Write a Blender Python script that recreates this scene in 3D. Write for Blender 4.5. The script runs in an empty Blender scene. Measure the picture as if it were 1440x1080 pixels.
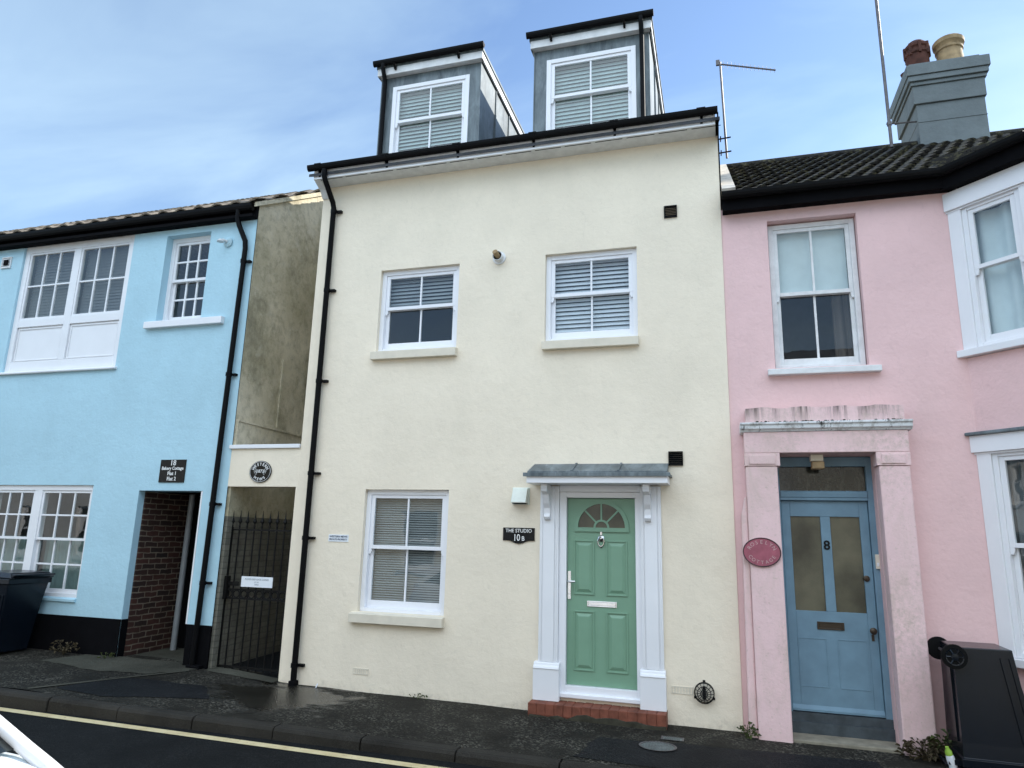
import bpy, bmesh, math, random
from mathutils import Vector, Matrix
random.seed(7)
R = math.radians
sc = bpy.context.scene
COL = sc.collection

# ---------------------------------------------------------------- camera
cam_d = bpy.data.cameras.new('camera')
cam = bpy.data.objects.new('camera', cam_d); COL.objects.link(cam)
cam_d.sensor_fit = 'HORIZONTAL'; cam_d.sensor_width = 36.0
cam_d.lens = 974.466 / 1440 * 36.0
cam_d.clip_end = 3000; cam_d.clip_start = 0.05
_r = Vector((0.958592, 0.28372758, 0.02449553)); _u = Vector((0.03835362, -0.21385257, 0.97611274)); _f = Vector((-0.28218854, 0.93475437, 0.21587934))
cam.matrix_world = Matrix(((_r.x, _u.x, -_f.x, 0.0), (_r.y, _u.y, -_f.y, -7.797), (_r.z, _u.z, -_f.z, 1.82), (0, 0, 0, 1)))
sc.camera = cam

# ---------------------------------------------------------------- light
SUN = Vector((1.0, 0.70, 0.82)).normalized()
EL = math.asin(SUN.z); AZ = math.atan2(SUN.x, SUN.y)
w = bpy.data.worlds.new('World'); sc.world = w; w.use_nodes = True
nt = w.node_tree; nt.nodes.clear()
def N(t, **k):
    n = nt.nodes.new(t)
    for a, b in k.items(): setattr(n, a, b)
    return n
out = N('ShaderNodeOutputWorld'); bg = N('ShaderNodeBackground'); bg.inputs['Strength'].default_value = 0.15
sky = N('ShaderNodeTexSky', sky_type='NISHITA', sun_disc=False, sun_elevation=EL, sun_rotation=AZ, air_density=1.0, dust_density=0.25, ozone_density=2.6)
tc = N('ShaderNodeTexCoord'); sep = N('ShaderNodeSeparateXYZ'); nt.links.new(tc.outputs['Generated'], sep.inputs[0])
def M_(op, a, b=None, clamp=False):
    n = N('ShaderNodeMath', operation=op); n.use_clamp = clamp
    for i, v in enumerate((a, b)):
        if v is None: continue
        if isinstance(v, (int, float)): n.inputs[i].default_value = v
        else: nt.links.new(v, n.inputs[i])
    return n.outputs[0]
den = M_('ADD', M_('MAXIMUM', sep.outputs[2], 0.0), 0.18)
cx = M_('DIVIDE', sep.outputs[0], den); cy = M_('DIVIDE', sep.outputs[1], den)
cmb = N('ShaderNodeCombineXYZ'); nt.links.new(cx, cmb.inputs[0]); nt.links.new(cy, cmb.inputs[1])
mp = N('ShaderNodeMapping'); mp.inputs['Rotation'].default_value = (0, 0, R(35)); mp.inputs['Scale'].default_value = (0.8, 1.7, 1.0); nt.links.new(cmb.outputs[0], mp.inputs[0])
ns = N('ShaderNodeTexNoise'); ns.inputs['Scale'].default_value = 1.25; ns.inputs['Detail'].default_value = 7.0; ns.inputs['Roughness'].default_value = 0.52; ns.inputs['Distortion'].default_value = 0.5
nt.links.new(mp.outputs[0], ns.inputs['Vector'])
cr = N('ShaderNodeValToRGB'); cr.color_ramp.elements[0].position = 0.43; cr.color_ramp.elements[1].position = 0.72
nt.links.new(ns.outputs['Fac'], cr.inputs[0])
back = M_('MULTIPLY', M_('SUBTRACT', 0.05, sep.outputs[1]), 1.5, clamp=True)      # bright area added to the unseen sky behind the viewer to lift shaded facades
cf = M_('ADD', M_('MULTIPLY', cr.outputs[0], 0.50), M_('MULTIPLY', M_('POWER', M_('SUBTRACT', 1.0, sep.outputs[2], True), 4.0), 0.85), clamp=True)
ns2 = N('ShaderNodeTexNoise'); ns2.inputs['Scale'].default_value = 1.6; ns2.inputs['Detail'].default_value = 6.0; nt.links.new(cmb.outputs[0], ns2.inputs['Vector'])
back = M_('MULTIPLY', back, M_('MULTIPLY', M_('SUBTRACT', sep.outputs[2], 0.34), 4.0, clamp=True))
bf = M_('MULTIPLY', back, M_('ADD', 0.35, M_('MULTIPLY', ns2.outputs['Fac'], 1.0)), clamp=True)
mx = N('ShaderNodeMix', data_type='RGBA'); nt.links.new(cf, mx.inputs[0]); nt.links.new(sky.outputs[0], mx.inputs[6]); mx.inputs[7].default_value = (3.45, 4.55, 5.1, 1)
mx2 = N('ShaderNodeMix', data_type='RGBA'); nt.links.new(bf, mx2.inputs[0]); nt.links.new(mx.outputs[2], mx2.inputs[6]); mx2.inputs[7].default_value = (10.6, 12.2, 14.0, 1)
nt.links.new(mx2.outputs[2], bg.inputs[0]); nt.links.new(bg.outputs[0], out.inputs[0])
sl = bpy.data.lights.new('sun', 'SUN'); sl.energy = 4.0; sl.angle = R(0.53); sl.color = (1.0, 0.95, 0.87)
so = bpy.data.objects.new('sun', sl); COL.objects.link(so); so.location = (20, 14, 25)
so.rotation_euler = SUN.to_track_quat('Z', 'Y').to_euler()
sc.view_settings.view_transform = 'Standard'; sc.view_settings.look = 'None'; sc.view_settings.gamma = 1.0; sc.view_settings.use_curve_mapping = False
sc.view_settings.exposure = 0.78

# ---------------------------------------------------------------- materials
class Mat:
    def __init__(s, name, rough=0.6, spec=0.5, metal=0.0):
        s.m = bpy.data.materials.new(name); s.m.use_nodes = True; s.t = s.m.node_tree
        s.b = s.t.nodes['Principled BSDF']; s.b.inputs['Roughness'].default_value = rough
        s.b.inputs['Metallic'].default_value = metal; s.b.inputs['Specular IOR Level'].default_value = spec
        s.co = None; s.h = None
    def node(s, t, **k):
        n = s.t.nodes.new(t)
        for a, b in k.items(): setattr(n, a, b)
        return n
    def link(s, a, b): s.t.links.new(a, b)
    def coord(s, scale=(1, 1, 1), swz=None, loc=(0, 0, 0)):
        tcn = s.node('ShaderNodeTexCoord'); v = tcn.outputs['Object']
        if swz:
            sp = s.node('ShaderNodeSeparateXYZ'); cb = s.node('ShaderNodeCombineXYZ'); s.link(v, sp.inputs[0])
            for i, a in enumerate(swz):
                if a is not None: s.link(sp.outputs['XYZ'.index(a)], cb.inputs[i])
            v = cb.outputs[0]
        mpn = s.node('ShaderNodeMapping'); mpn.inputs['Scale'].default_value = scale; mpn.inputs['Location'].default_value = loc; s.link(v, mpn.inputs[0])
        return mpn.outputs[0]
    def noise(s, scale, detail=5, rough=0.55, sc3=(1, 1, 1), dist=0.0, loc=(0, 0, 0)):
        n = s.node('ShaderNodeTexNoise'); n.inputs['Scale'].default_value = scale; n.inputs['Detail'].default_value = detail
        n.inputs['Roughness'].default_value = rough; n.inputs['Distortion'].default_value = dist; s.link(s.coord(sc3, loc=loc), n.inputs['Vector']); return n.outputs['Fac']
    def ramp(s, v, a, b, ca=(0, 0, 0, 1), cb=(1, 1, 1, 1)):
        n = s.node('ShaderNodeValToRGB'); n.color_ramp.elements[0].position = a; n.color_ramp.elements[1].position = b
        n.color_ramp.elements[0].color = ca; n.color_ramp.elements[1].color = cb; s.link(v, n.inputs[0]); return n.outputs[0]
    def math(s, op, a, b=None, clamp=False):
        n = s.node('ShaderNodeMath', operation=op); n.use_clamp = clamp
        for i, v in enumerate((a, b)):
            if v is None: continue
            if isinstance(v, (int, float)): n.inputs[i].default_value = v
            else: s.link(v, n.inputs[i])
        return n.outputs[0]
    def mix(s, f, a, b):
        n = s.node('ShaderNodeMix', data_type='RGBA')
        if isinstance(f, (int, float)): n.inputs[0].default_value = f
        else: s.link(f, n.inputs[0])
        for i, v in ((6, a), (7, b)):
            if isinstance(v, tuple): n.inputs[i].default_value = (*v[:3], 1)
            else: s.link(v, n.inputs[i])
        return n.outputs[2]
    def base(s, v):
        if isinstance(v, tuple): s.b.inputs['Base Color'].default_value = (*v[:3], 1)
        else: s.link(v, s.b.inputs['Base Color'])
    def axis(s, a):
        tcn = s.node('ShaderNodeTexCoord'); sp = s.node('ShaderNodeSeparateXYZ'); s.link(tcn.outputs['Object'], sp.inputs[0]); return sp.outputs['XYZ'.index(a)]
    def bump(s, h, strength=0.3, dist=0.01):
        n = s.node('ShaderNodeBump'); n.inputs['Strength'].default_value = strength; n.inputs['Distance'].default_value = dist
        s.link(h, n.inputs['Height'])
        if s.h is not None: s.link(s.h, n.inputs['Normal'])
        s.h = n.outputs[0]; s.link(s.h, s.b.inputs['Normal'])
def c3(c, k): return tuple(min(1, x * k) for x in c)

def render_mat(name, col, stain=None, amount=0.25, grain=70, bump=0.35, rough=0.85, splash=True):
    m = Mat(name, rough, 0.3)
    v = m.mix(m.ramp(m.noise(0.9, 6, 0.6), 0.35, 0.7), c3(col, 0.93), c3(col, 1.04))
    v = m.mix(m.math('MULTIPLY', m.ramp(m.noise(14, 4, 0.7), 0.45, 0.75), 0.18), v, c3(col, 0.84))
    if stain:
        st = m.math('MULTIPLY', m.ramp(m.noise(1.6, 8, 0.65, (1, 1, 0.45), 0.4), 0.52, 0.78), amount)
        v = m.mix(st, v, stain)
    if splash:                                                       # mud thrown up on to the foot of the wall, ragged in height
        zz = m.math('ADD', m.axis('Z'), m.math('MULTIPLY', m.noise(3.5, 8, 0.75), -0.45))
        sp_ = m.math('MULTIPLY', m.ramp(m.math('ADD', zz, 0.5), 0.26, 0.36, (1, 1, 1, 1), (0, 0, 0, 1)), 0.7)
        v = m.mix(m.math('MULTIPLY', sp_, m.math('MULTIPLY', m.ramp(m.noise(12, 6, 0.7), 0.40, 0.70), 0.75)), v, (0.26, 0.23, 0.17))
    hl = m.ramp(m.noise(2.4, 3, 0.5, (1, 1, 1), 1.5), 0.492, 0.500); h2 = m.ramp(m.noise(2.4, 3, 0.5, (1, 1, 1), 1.5), 0.500, 0.508, (1, 1, 1, 1), (0, 0, 0, 1))
    v = m.mix(m.math('MULTIPLY', m.math('MULTIPLY', hl, h2), 0.10), v, c3(col, 0.5))
    m.base(v)
    m.bump(m.noise(grain, 4, 0.6), bump, 0.006); m.bump(m.noise(5, 3), 0.22, 0.04); m.bump(m.noise(20, 4, 0.6), 0.11, 0.012)
    return m.m
def plain(name, col, rough=0.5, spec=0.5, metal=0.0, var=0.1, nscale=6, bump=0.0, bscale=60):
    m = Mat(name, rough, spec, metal)
    m.base(m.mix(m.ramp(m.noise(nscale, 5), 0.3, 0.7), c3(col, 1 - var), c3(col, 1 + var)))
    if bump: m.bump(m.noise(bscale, 4), bump, 0.004)
    return m.m

MT = {}
MT['cream'] = render_mat('cream_render', (0.86, 0.77, 0.62), (0.55, 0.52, 0.40), 0.14)
MT['blue'] = render_mat('blue_render', (0.44, 0.665, 0.765), (0.34, 0.51, 0.57), 0.22, 30, 0.5)
MT['pink'] = render_mat('pink_render', (0.80, 0.555, 0.545), (0.60, 0.45, 0.42), 0.24, 34, 0.4)
def porch_mat():
    m = Mat('stained_pink_render', 0.85, 0.3); col = (0.80, 0.575, 0.57)
    v = m.mix(m.ramp(m.noise(1.2, 5), 0.35, 0.7), c3(col, 0.95), c3(col, 1.04))
    v = m.mix(m.math('MULTIPLY', m.ramp(m.noise(3.0, 8, 0.7, (1.3, 1, 0.5), 0.6), 0.46, 0.70), 0.45), v, (0.52, 0.43, 0.35))
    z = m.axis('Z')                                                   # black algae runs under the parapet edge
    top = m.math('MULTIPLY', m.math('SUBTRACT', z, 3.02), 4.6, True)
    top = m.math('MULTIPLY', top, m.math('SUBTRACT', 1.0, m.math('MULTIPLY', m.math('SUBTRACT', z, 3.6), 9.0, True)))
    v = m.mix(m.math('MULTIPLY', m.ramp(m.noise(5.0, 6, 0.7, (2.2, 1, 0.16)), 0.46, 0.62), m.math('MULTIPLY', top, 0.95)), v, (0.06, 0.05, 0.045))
    v = m.mix(m.math('MULTIPLY', m.math('MULTIPLY', m.ramp(m.noise(22, 7, 0.75), 0.42, 0.66), m.ramp(m.noise(1.7, 5, 0.6, (1.6, 1, 0.7), 0, (3, 1, 7)), 0.46, 0.66)), 0.60), v, (0.42, 0.35, 0.28))
    sp = m.ramp(m.noise(38, 3, 0.6), 0.60, 0.72)
    v = m.mix(m.math('MULTIPLY', sp, 0.35), v, (0.40, 0.35, 0.24))
    m.base(v); m.bump(m.noise(36, 4), 0.4, 0.006); m.bump(m.noise(6, 3), 0.25, 0.03); return m.m
MT['porch'] = porch_mat()
def gable_mat():
    m = Mat('weathered_cement_render', 0.9, 0.25)
    v = m.mix(m.ramp(m.noise(0.8, 7, 0.62), 0.36, 0.64), (0.42, 0.375, 0.25), (0.68, 0.615, 0.47))
    v = m.mix(m.math('MULTIPLY', m.ramp(m.noise(1.5, 10, 0.74, (1, 1, 0.8)), 0.50, 0.66), 0.70), v, (0.17, 0.16, 0.105))
    v = m.mix(m.math('MULTIPLY', m.ramp(m.noise(9, 9, 0.75), 0.48, 0.70), 0.55), v, (0.19, 0.175, 0.12))
    v = m.mix(m.math('MULTIPLY', m.ramp(m.noise(3.1, 9, 0.72, (1, 1, 1), 0.0, (4, 2, 1)), 0.55, 0.68), 0.5), v, (0.64, 0.60, 0.49))
    m.base(v); m.bump(m.noise(40, 5), 0.4, 0.006); m.bump(m.noise(5, 6, 0.6), 0.45, 0.05); return m.m
MT['gable'] = gable_mat()
def brick_mat(name, c1, c2, mortar, swz=('Y', 'Z', None), paint=False, soot=0.0, scale=1.0):
    m = Mat(name, 0.85, 0.3)
    b = m.node('ShaderNodeTexBrick'); b.inputs['Scale'].default_value = scale; b.inputs['Brick Width'].default_value = 0.225; b.inputs['Row Height'].default_value = 0.075
    b.inputs['Mortar Size'].default_value = 0.009; b.inputs['Mortar Smooth'].default_value = 0.3; b.inputs['Bias'].default_value = 0.0
    b.inputs['Color1'].default_value = (*c1, 1); b.inputs['Color2'].default_value = (*c2, 1); b.inputs['Mortar'].default_value = (*mortar, 1)
    co = m.coord((1, 1, 1), swz)
    nv = m.node('ShaderNodeTexNoise'); nv.inputs['Scale'].default_value = 9; m.link(co, nv.inputs['Vector'])
    va = m.node('ShaderNodeVectorMath', operation='MULTIPLY_ADD'); m.link(nv.outputs['Color'], va.inputs[0]); va.inputs[1].default_value = (0.03, 0.03, 0); m.link(co, va.inputs[2])
    m.link(va.outputs[0], b.inputs['Vector'])
    v = m.mix(m.math('MULTIPLY', m.ramp(m.noise(5, 7, 0.7), 0.42, 0.68), 0.6), b.outputs['Color'], tuple(x * 0.45 for x in c1))
    m.base(v); m.bump(m.math('SUBTRACT', 1.0, b.outputs['Fac']), 0.35 if paint else 0.7, 0.012); m.bump(m.noise(45, 4), 0.3, 0.005); return m.m
MT['brick'] = brick_mat('old_red_brick', (0.075, 0.03, 0.022), (0.022, 0.016, 0.014), (0.19, 0.155, 0.115))
MT['wash'] = brick_mat('limewashed_brick', (0.17, 0.162, 0.13), (0.20, 0.19, 0.155), (0.13, 0.125, 0.10), paint=True)
MT['white'] = plain('white_gloss_paint', (0.80, 0.81, 0.83), 0.32, 0.5, var=0.025, nscale=3, bump=0.05, bscale=30)
MT['upvc'] = plain('white_upvc', (0.82, 0.83, 0.86), 0.28, 0.5, var=0.02, nscale=3)
MT['oldwhite'] = plain('weathered_white_paint', (0.72, 0.73, 0.73), 0.5, 0.4, var=0.10, nscale=9, bump=0.25, bscale=25)
def grime_white():
    m = Mat('grimy_white_paint', 0.6, 0.3)
    v = m.mix(m.ramp(m.noise(4, 8, 0.72, (1.2, 1, 1)), 0.50, 0.62), (0.74, 0.76, 0.77), (0.36, 0.35, 0.33))
    v = m.mix(m.ramp(m.noise(10, 8, 0.75, (1.6, 1, 0.5)), 0.575, 0.64), v, (0.03, 0.028, 0.025)); m.base(v); m.bump(m.noise(30, 4), 0.3, 0.005); return m.m
MT['grimywhite'] = grime_white()
MT['sill'] = plain('cream_painted_sill', (0.72, 0.66, 0.54), 0.75, 0.3, var=0.06, nscale=7, bump=0.2)
MT['black'] = plain('black_plastic', (0.003, 0.003, 0.0035), 0.5, 0.10, var=0.2)
MT['blackpaint'] = plain('black_bitumen_paint', (0.003, 0.003, 0.004), 0.8, 0.08, var=0.3, nscale=4, bump=0.3, bscale=35)
MT['iron'] = plain('black_wrought_iron', (0.005, 0.005, 0.005), 0.55, 0.2, var=0.25, nscale=15)
MT['bin'] = plain('dark_wheelie_plastic', (0.004, 0.007, 0.012), 0.26, 0.35, var=0.15, bump=0.08, bscale=90)
MT['rubber'] = plain('rubber', (0.006, 0.006, 0.006), 0.8, 0.1)
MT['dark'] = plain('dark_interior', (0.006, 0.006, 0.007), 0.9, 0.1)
def lead_mat():
    m = Mat('lead_sheet', 0.48, 0.4, 0.15)
    v = m.mix(m.ramp(m.noise(3.0, 7, 0.65, (2.5, 1, 0.6), 0.5), 0.35, 0.68), (0.075, 0.095, 0.105), (0.20, 0.24, 0.255))
    v = m.mix(m.math('MULTIPLY', m.ramp(m.noise(6, 6, 0.7, (1.5, 1.5, 0.3)), 0.58, 0.72), 0.4), v, (0.40, 0.42, 0.42))
    m.base(v); m.bump(m.noise(7, 4), 0.25, 0.02); return m.m
MT['lead'] = lead_mat()
MT['green'] = plain('sage_green_door', (0.185, 0.335, 0.23), 0.42, 0.5, var=0.03, bump=0.08, bscale=(80))
MT['bluedoor'] = plain('faded_blue_door_paint', (0.155, 0.265, 0.345), 0.5, 0.4, var=0.12, nscale=5, bump=0.12, bscale=40)
MT['chrome'] = plain('polished_steel', (0.72, 0.72, 0.72), 0.16, 0.5, 1.0, var=0.03)
MT['bronze'] = plain('tarnished_bronze', (0.07, 0.055, 0.04), 0.45, 0.5, 0.7, var=0.2)
MT['signblack'] = plain('gloss_black_sign', (0.004, 0.004, 0.005), 0.2, 0.25, var=0.1)
MT['letter'] = plain('white_lettering', (0.80, 0.80, 0.78), 0.5, var=0.02)
MT['signwhite'] = plain('white_sign_board', (0.80, 0.84, 0.88), 0.35, var=0.02)
MT['print'] = plain('dark_printing', (0.05, 0.08, 0.13), 0.6)
MT['plaque'] = plain('faded_crimson_plaque', (0.33, 0.085, 0.12), 0.5, var=0.22, nscale=14, bump=0.2)
MT['plaquerim'] = plain('faded_plaque_relief', (0.50, 0.33, 0.33), 0.6, var=0.2, nscale=20)
MT['plaquedark'] = plain('plaque_dark_rim', (0.05, 0.02, 0.025), 0.6)
MT['blind'] = plain('white_blind', (0.66, 0.70, 0.76), 0.6, var=0.03)
MT['dimblind'] = plain('dim_grey_blind', (0.27, 0.285, 0.29), 0.6, var=0.06)
MT['tealblind'] = plain('grey_green_blind', (0.40, 0.50, 0.50), 0.6, var=0.06)
MT['midblind'] = plain('mid_grey_blind', (0.34, 0.37, 0.40), 0.6, var=0.05)
MT['greyblind'] = plain('grey_shutter', (0.12, 0.128, 0.135), 0.6, var=0.05)
MT['net'] = plain('net_curtain', (0.66, 0.74, 0.76), 0.9, 0.1, var=0.05)
MT['greennet'] = plain('grey_green_net', (0.20, 0.27, 0.26), 0.9, 0.1, var=0.08)
MT['curtain'] = plain('grey_curtain', (0.17, 0.19, 0.21), 0.9, 0.1, var=0.1)
MT['beige'] = plain('beige_curtain', (0.62, 0.58, 0.47), 0.9, 0.1, var=0.1)
MT['stepbrick'] = plain('red_engineering_brick', (0.185, 0.062, 0.038), 0.75, 0.3, var=0.35, nscale=9, bump=0.4, bscale=60)
MT['mossy'] = plain('mossy_cement', (0.045, 0.042, 0.03), 0.95, 0.2, var=0.5, nscale=7, bump=0.6, bscale=40)
MT['stone'] = plain('worn_stone', (0.24, 0.22, 0.17), 0.85, 0.3, var=0.25, nscale=8, bump=0.4, bscale=35)
MT['galv'] = plain('galvanised_steel', (0.13, 0.12, 0.12), 0.5, 0.4, 0.6, var=0.25, nscale=12)
MT['greypipe'] = plain('grey_drain_pipe', (0.24, 0.26, 0.27), 0.45, var=0.1)
MT['chim'] = None
def chim_mat():
    m = Mat('grey_painted_chimney', 0.8, 0.3); col = (0.165, 0.19, 0.195)
    v = m.mix(m.ramp(m.noise(2.2, 7, 0.65), 0.35, 0.7), c3(col, 0.85), c3(col, 1.12))
    v = m.mix(m.math('MULTIPLY', m.ramp(m.noise(6, 7, 0.7, (1, 1, 0.5)), 0.56, 0.72), 0.5), v, (0.12, 0.15, 0.15))
    m.base(v); m.bump(m.noise(22, 5), 0.4, 0.01); m.bump(m.noise(4, 4), 0.3, 0.04); return m.m
MT['chim'] = chim_mat()
MT['redpot'] = plain('weathered_red_clay', (0.085, 0.032, 0.022), 0.8, 0.3, var=0.4, nscale=9, bump=0.3)
MT['buffpot'] = plain('buff_clay', (0.34, 0.24, 0.13), 0.75, 0.3, var=0.3, nscale=9, bump=0.3)
def tile_mat(name, col, moss, amt, k=11):
    m = Mat(name, 0.85, 0.25)
    v = m.mix(m.ramp(m.noise(1.8, 6, 0.7), 0.35, 0.7), c3(col, 0.6), c3(col, 1.35))
    v = m.mix(m.math('MULTIPLY', m.ramp(m.noise(k, 7, 0.75), 0.50, 0.64), amt), v, moss)
    m.base(v); m.bump(m.noise(30, 5, 0.7), 0.6, 0.012); return m.m
MT['tile'] = tile_mat('mossy_concrete_tile', (0.020, 0.0185, 0.017), (0.16, 0.145, 0.075), 0.6)
MT['bluetile'] = tile_mat('weathered_clay_tile', (0.20, 0.165, 0.13), (0.42, 0.36, 0.27), 0.6)
MT['slate'] = tile_mat('grey_slate', (0.07, 0.075, 0.085), (0.12, 0.12, 0.1), 0.3)
def asphalt(name, base_c, chip_c, amt, chip_scale, wet=0.0, rough=0.82, blotch=(0.5, 1.5)):
    m = Mat(name, rough, 0.12)
    vo = m.node('ShaderNodeTexVoronoi'); vo.inputs['Scale'].default_value = chip_scale; m.link(m.coord(), vo.inputs['Vector'])
    sp = m.node('ShaderNodeSeparateXYZ'); m.link(vo.outputs['Color'], sp.inputs[0])
    chips = m.math('MULTIPLY', m.ramp(sp.outputs[0], 0.60, 0.97), m.ramp(m.noise(2.3, 5, 0.6), 0.38, 0.66))
    v = m.mix(m.ramp(m.noise(0.8, 7, 0.65), 0.3, 0.7), c3(base_c, blotch[0]), c3(base_c, blotch[1]))
    v = m.mix(m.math('MULTIPLY', chips, amt), v, chip_c)
    if wet:
        gt_ = m.node('ShaderNodeTexGradient', gradient_type='SPHERICAL'); m.link(m.coord((0.62, 1.0, 1), None, (4.85 * 0.62, 0.62, 0)), gt_.inputs[0])
        wn = m.ramp(m.math('ADD', m.math('MULTIPLY', gt_.outputs['Fac'], 0.55), m.math('MULTIPLY', m.noise(3.2, 6, 0.6, (0.7, 1.5, 1), 0.4), 0.7)), 0.56, 0.66)
        v = m.mix(m.math('MULTIPLY', wn, 0.55), v, c3(base_c, 0.35))
        m.link(m.mix(wn, (rough,) * 3, (0.22,) * 3), m.b.inputs['Roughness']); m.link(m.mix(wn, (0.12,) * 3, (0.5,) * 3), m.b.inputs['Specular IOR Level'])
    m.base(v)
    m.bump(vo.outputs['Distance'], 0.5, 0.008); m.bump(m.noise(8, 5), 0.3, 0.02); return m.m
MT['pave'] = asphalt('wet_chipped_tarmac', (0.018, 0.0165, 0.013), (0.17, 0.158, 0.128), 0.75, 62, 1.0)
MT['road'] = asphalt('road_asphalt', (0.010, 0.0105, 0.0105), (0.045, 0.046, 0.046), 0.6, 120, 0.0, 0.9, (0.7, 1.3))
MT['patch'] = asphalt('new_tarmac_patch', (0.009, 0.0092, 0.010), (0.05, 0.052, 0.052), 0.5, 90, 0.0, 0.7)
MT['slab'] = asphalt('concrete_slab', (0.060, 0.058, 0.045), (0.13, 0.15, 0.12), 0.3, 60, 0.0, 0.9)
MT['kerbm'] = asphalt('granite_kerb', (0.033, 0.030, 0.025), (0.085, 0.078, 0.066), 0.35, 130, 0.0, 0.8)
MT['ground'] = plain('earth', (0.08, 0.075, 0.06), 0.95)
def line_mat():
    m = Mat('worn_yellow_paint', 0.75, 0.3)
    v = m.mix(m.ramp(m.noise(6, 7, 0.7), 0.3, 0.7), (0.60, 0.47, 0.24), (0.78, 0.66, 0.40))
    v = m.mix(m.ramp(m.noise(28, 6, 0.75), 0.60, 0.68), v, (0.07, 0.065, 0.055)); m.base(v); m.bump(m.noise(70, 4), 0.4, 0.004); return m.m
MT['yellow'] = line_mat()
MT['leaf'] = plain('weed_leaf', (0.075, 0.095, 0.03), 0.6, 0.3, var=0.5, nscale=18)
MT['dryleaf'] = plain('brown_weed_leaf', (0.075, 0.06, 0.035), 0.8, 0.2, var=0.5, nscale=18)
MT['carpaint'] = plain('white_car_paint', (0.80, 0.82, 0.84), 0.12, 0.5, var=0.01)
MT['carglass'] = plain('tinted_car_glass', (0.010, 0.014, 0.014), 0.05, 0.6, var=0.05)
MT['lamp'] = plain('clear_lamp_cover', (0.55, 0.56, 0.58), 0.1)
MT['amber'] = plain('amber_lens', (0.6, 0.2, 0.03), 0.2)
MT['redlens'] = plain('red_lens', (0.35, 0.02, 0.02), 0.15)
MT['limelid'] = plain('lime_plastic', (0.28, 0.46, 0.06), 0.4)
MT['opp_a'] = render_mat('opposite_ivory_render', (0.78, 0.73, 0.60))
MT['opp_b'] = render_mat('opposite_white_render', (0.80, 0.79, 0.76))
MT['frost'] = plain('frosted_door_glass', (0.085, 0.08, 0.052), 0.12, 0.5, var=0.55, nscale=2.2, bump=0.3, bscale=120)
def transom_mat():
    m = Mat('grimy_transom_glass', 0.12, 0.5)
    v = m.mix(m.ramp(m.noise(7, 8, 0.7, (1.4, 1, 0.8), 0.8), 0.45, 0.72), (0.012, 0.013, 0.011), (0.075, 0.078, 0.062))
    m.base(v); return m.m
MT['grime'] = transom_mat()
def glass_mat():
    m = bpy.data.materials.new('window_glass'); m.use_nodes = True; t = m.node_tree; t.nodes.clear()
    o = t.nodes.new('ShaderNodeOutputMaterial'); mixs = t.nodes.new('ShaderNodeMixShader'); tr = t.nodes.new('ShaderNodeBsdfTransparent'); gl = t.nodes.new('ShaderNodeBsdfGlossy')
    fr = t.nodes.new('ShaderNodeFresnel'); geo = t.nodes.new('ShaderNodeNewGeometry'); mr = t.nodes.new('ShaderNodeMix'); mr.data_type = 'FLOAT'; mr.inputs[2].default_value = 1.8; mr.inputs[3].default_value = 1 / 1.8; t.links.new(geo.outputs['Backfacing'], mr.inputs[0]); t.links.new(mr.outputs[0], fr.inputs['IOR']); gl.inputs['Roughness'].default_value = 0.01; tr.inputs[0].default_value = (0.90, 0.94, 0.93, 1)
    tcn = t.nodes.new('ShaderNodeTexCoord'); nz = t.nodes.new('ShaderNodeTexNoise'); nz.inputs['Scale'].default_value = 2.2; bp = t.nodes.new('ShaderNodeBump'); bp.inputs['Strength'].default_value = 0.10; bp.inputs['Distance'].default_value = 0.02
    t.links.new(tcn.outputs['Object'], nz.inputs['Vector']); t.links.new(nz.outputs['Fac'], bp.inputs['Height']); t.links.new(bp.outputs[0], gl.inputs['Normal'])
    t.links.new(fr.outputs[0], mixs.inputs[0]); t.links.new(tr.outputs[0], mixs.inputs[1]); t.links.new(gl.outputs[0], mixs.inputs[2]); t.links.new(mixs.outputs[0], o.inputs[0]); return m
MT['glass'] = glass_mat()

# ---------------------------------------------------------------- helpers
def root_loc(p):
    while p.parent: p = p.parent
    return p.location.copy()
def tag(o, label=None, cat=None, group=None, kind=None):
    if label: o['label'] = label
    if cat: o['category'] = cat
    if group: o['group'] = group
    if kind: o['kind'] = kind
    return o
def thing(name, label, cat, loc=(0, 0, 0), group=None):
    o = bpy.data.objects.new(name, None); COL.objects.link(o); o.location = loc; o.empty_display_size = 0.2
    return tag(o, label, cat, group)

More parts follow.
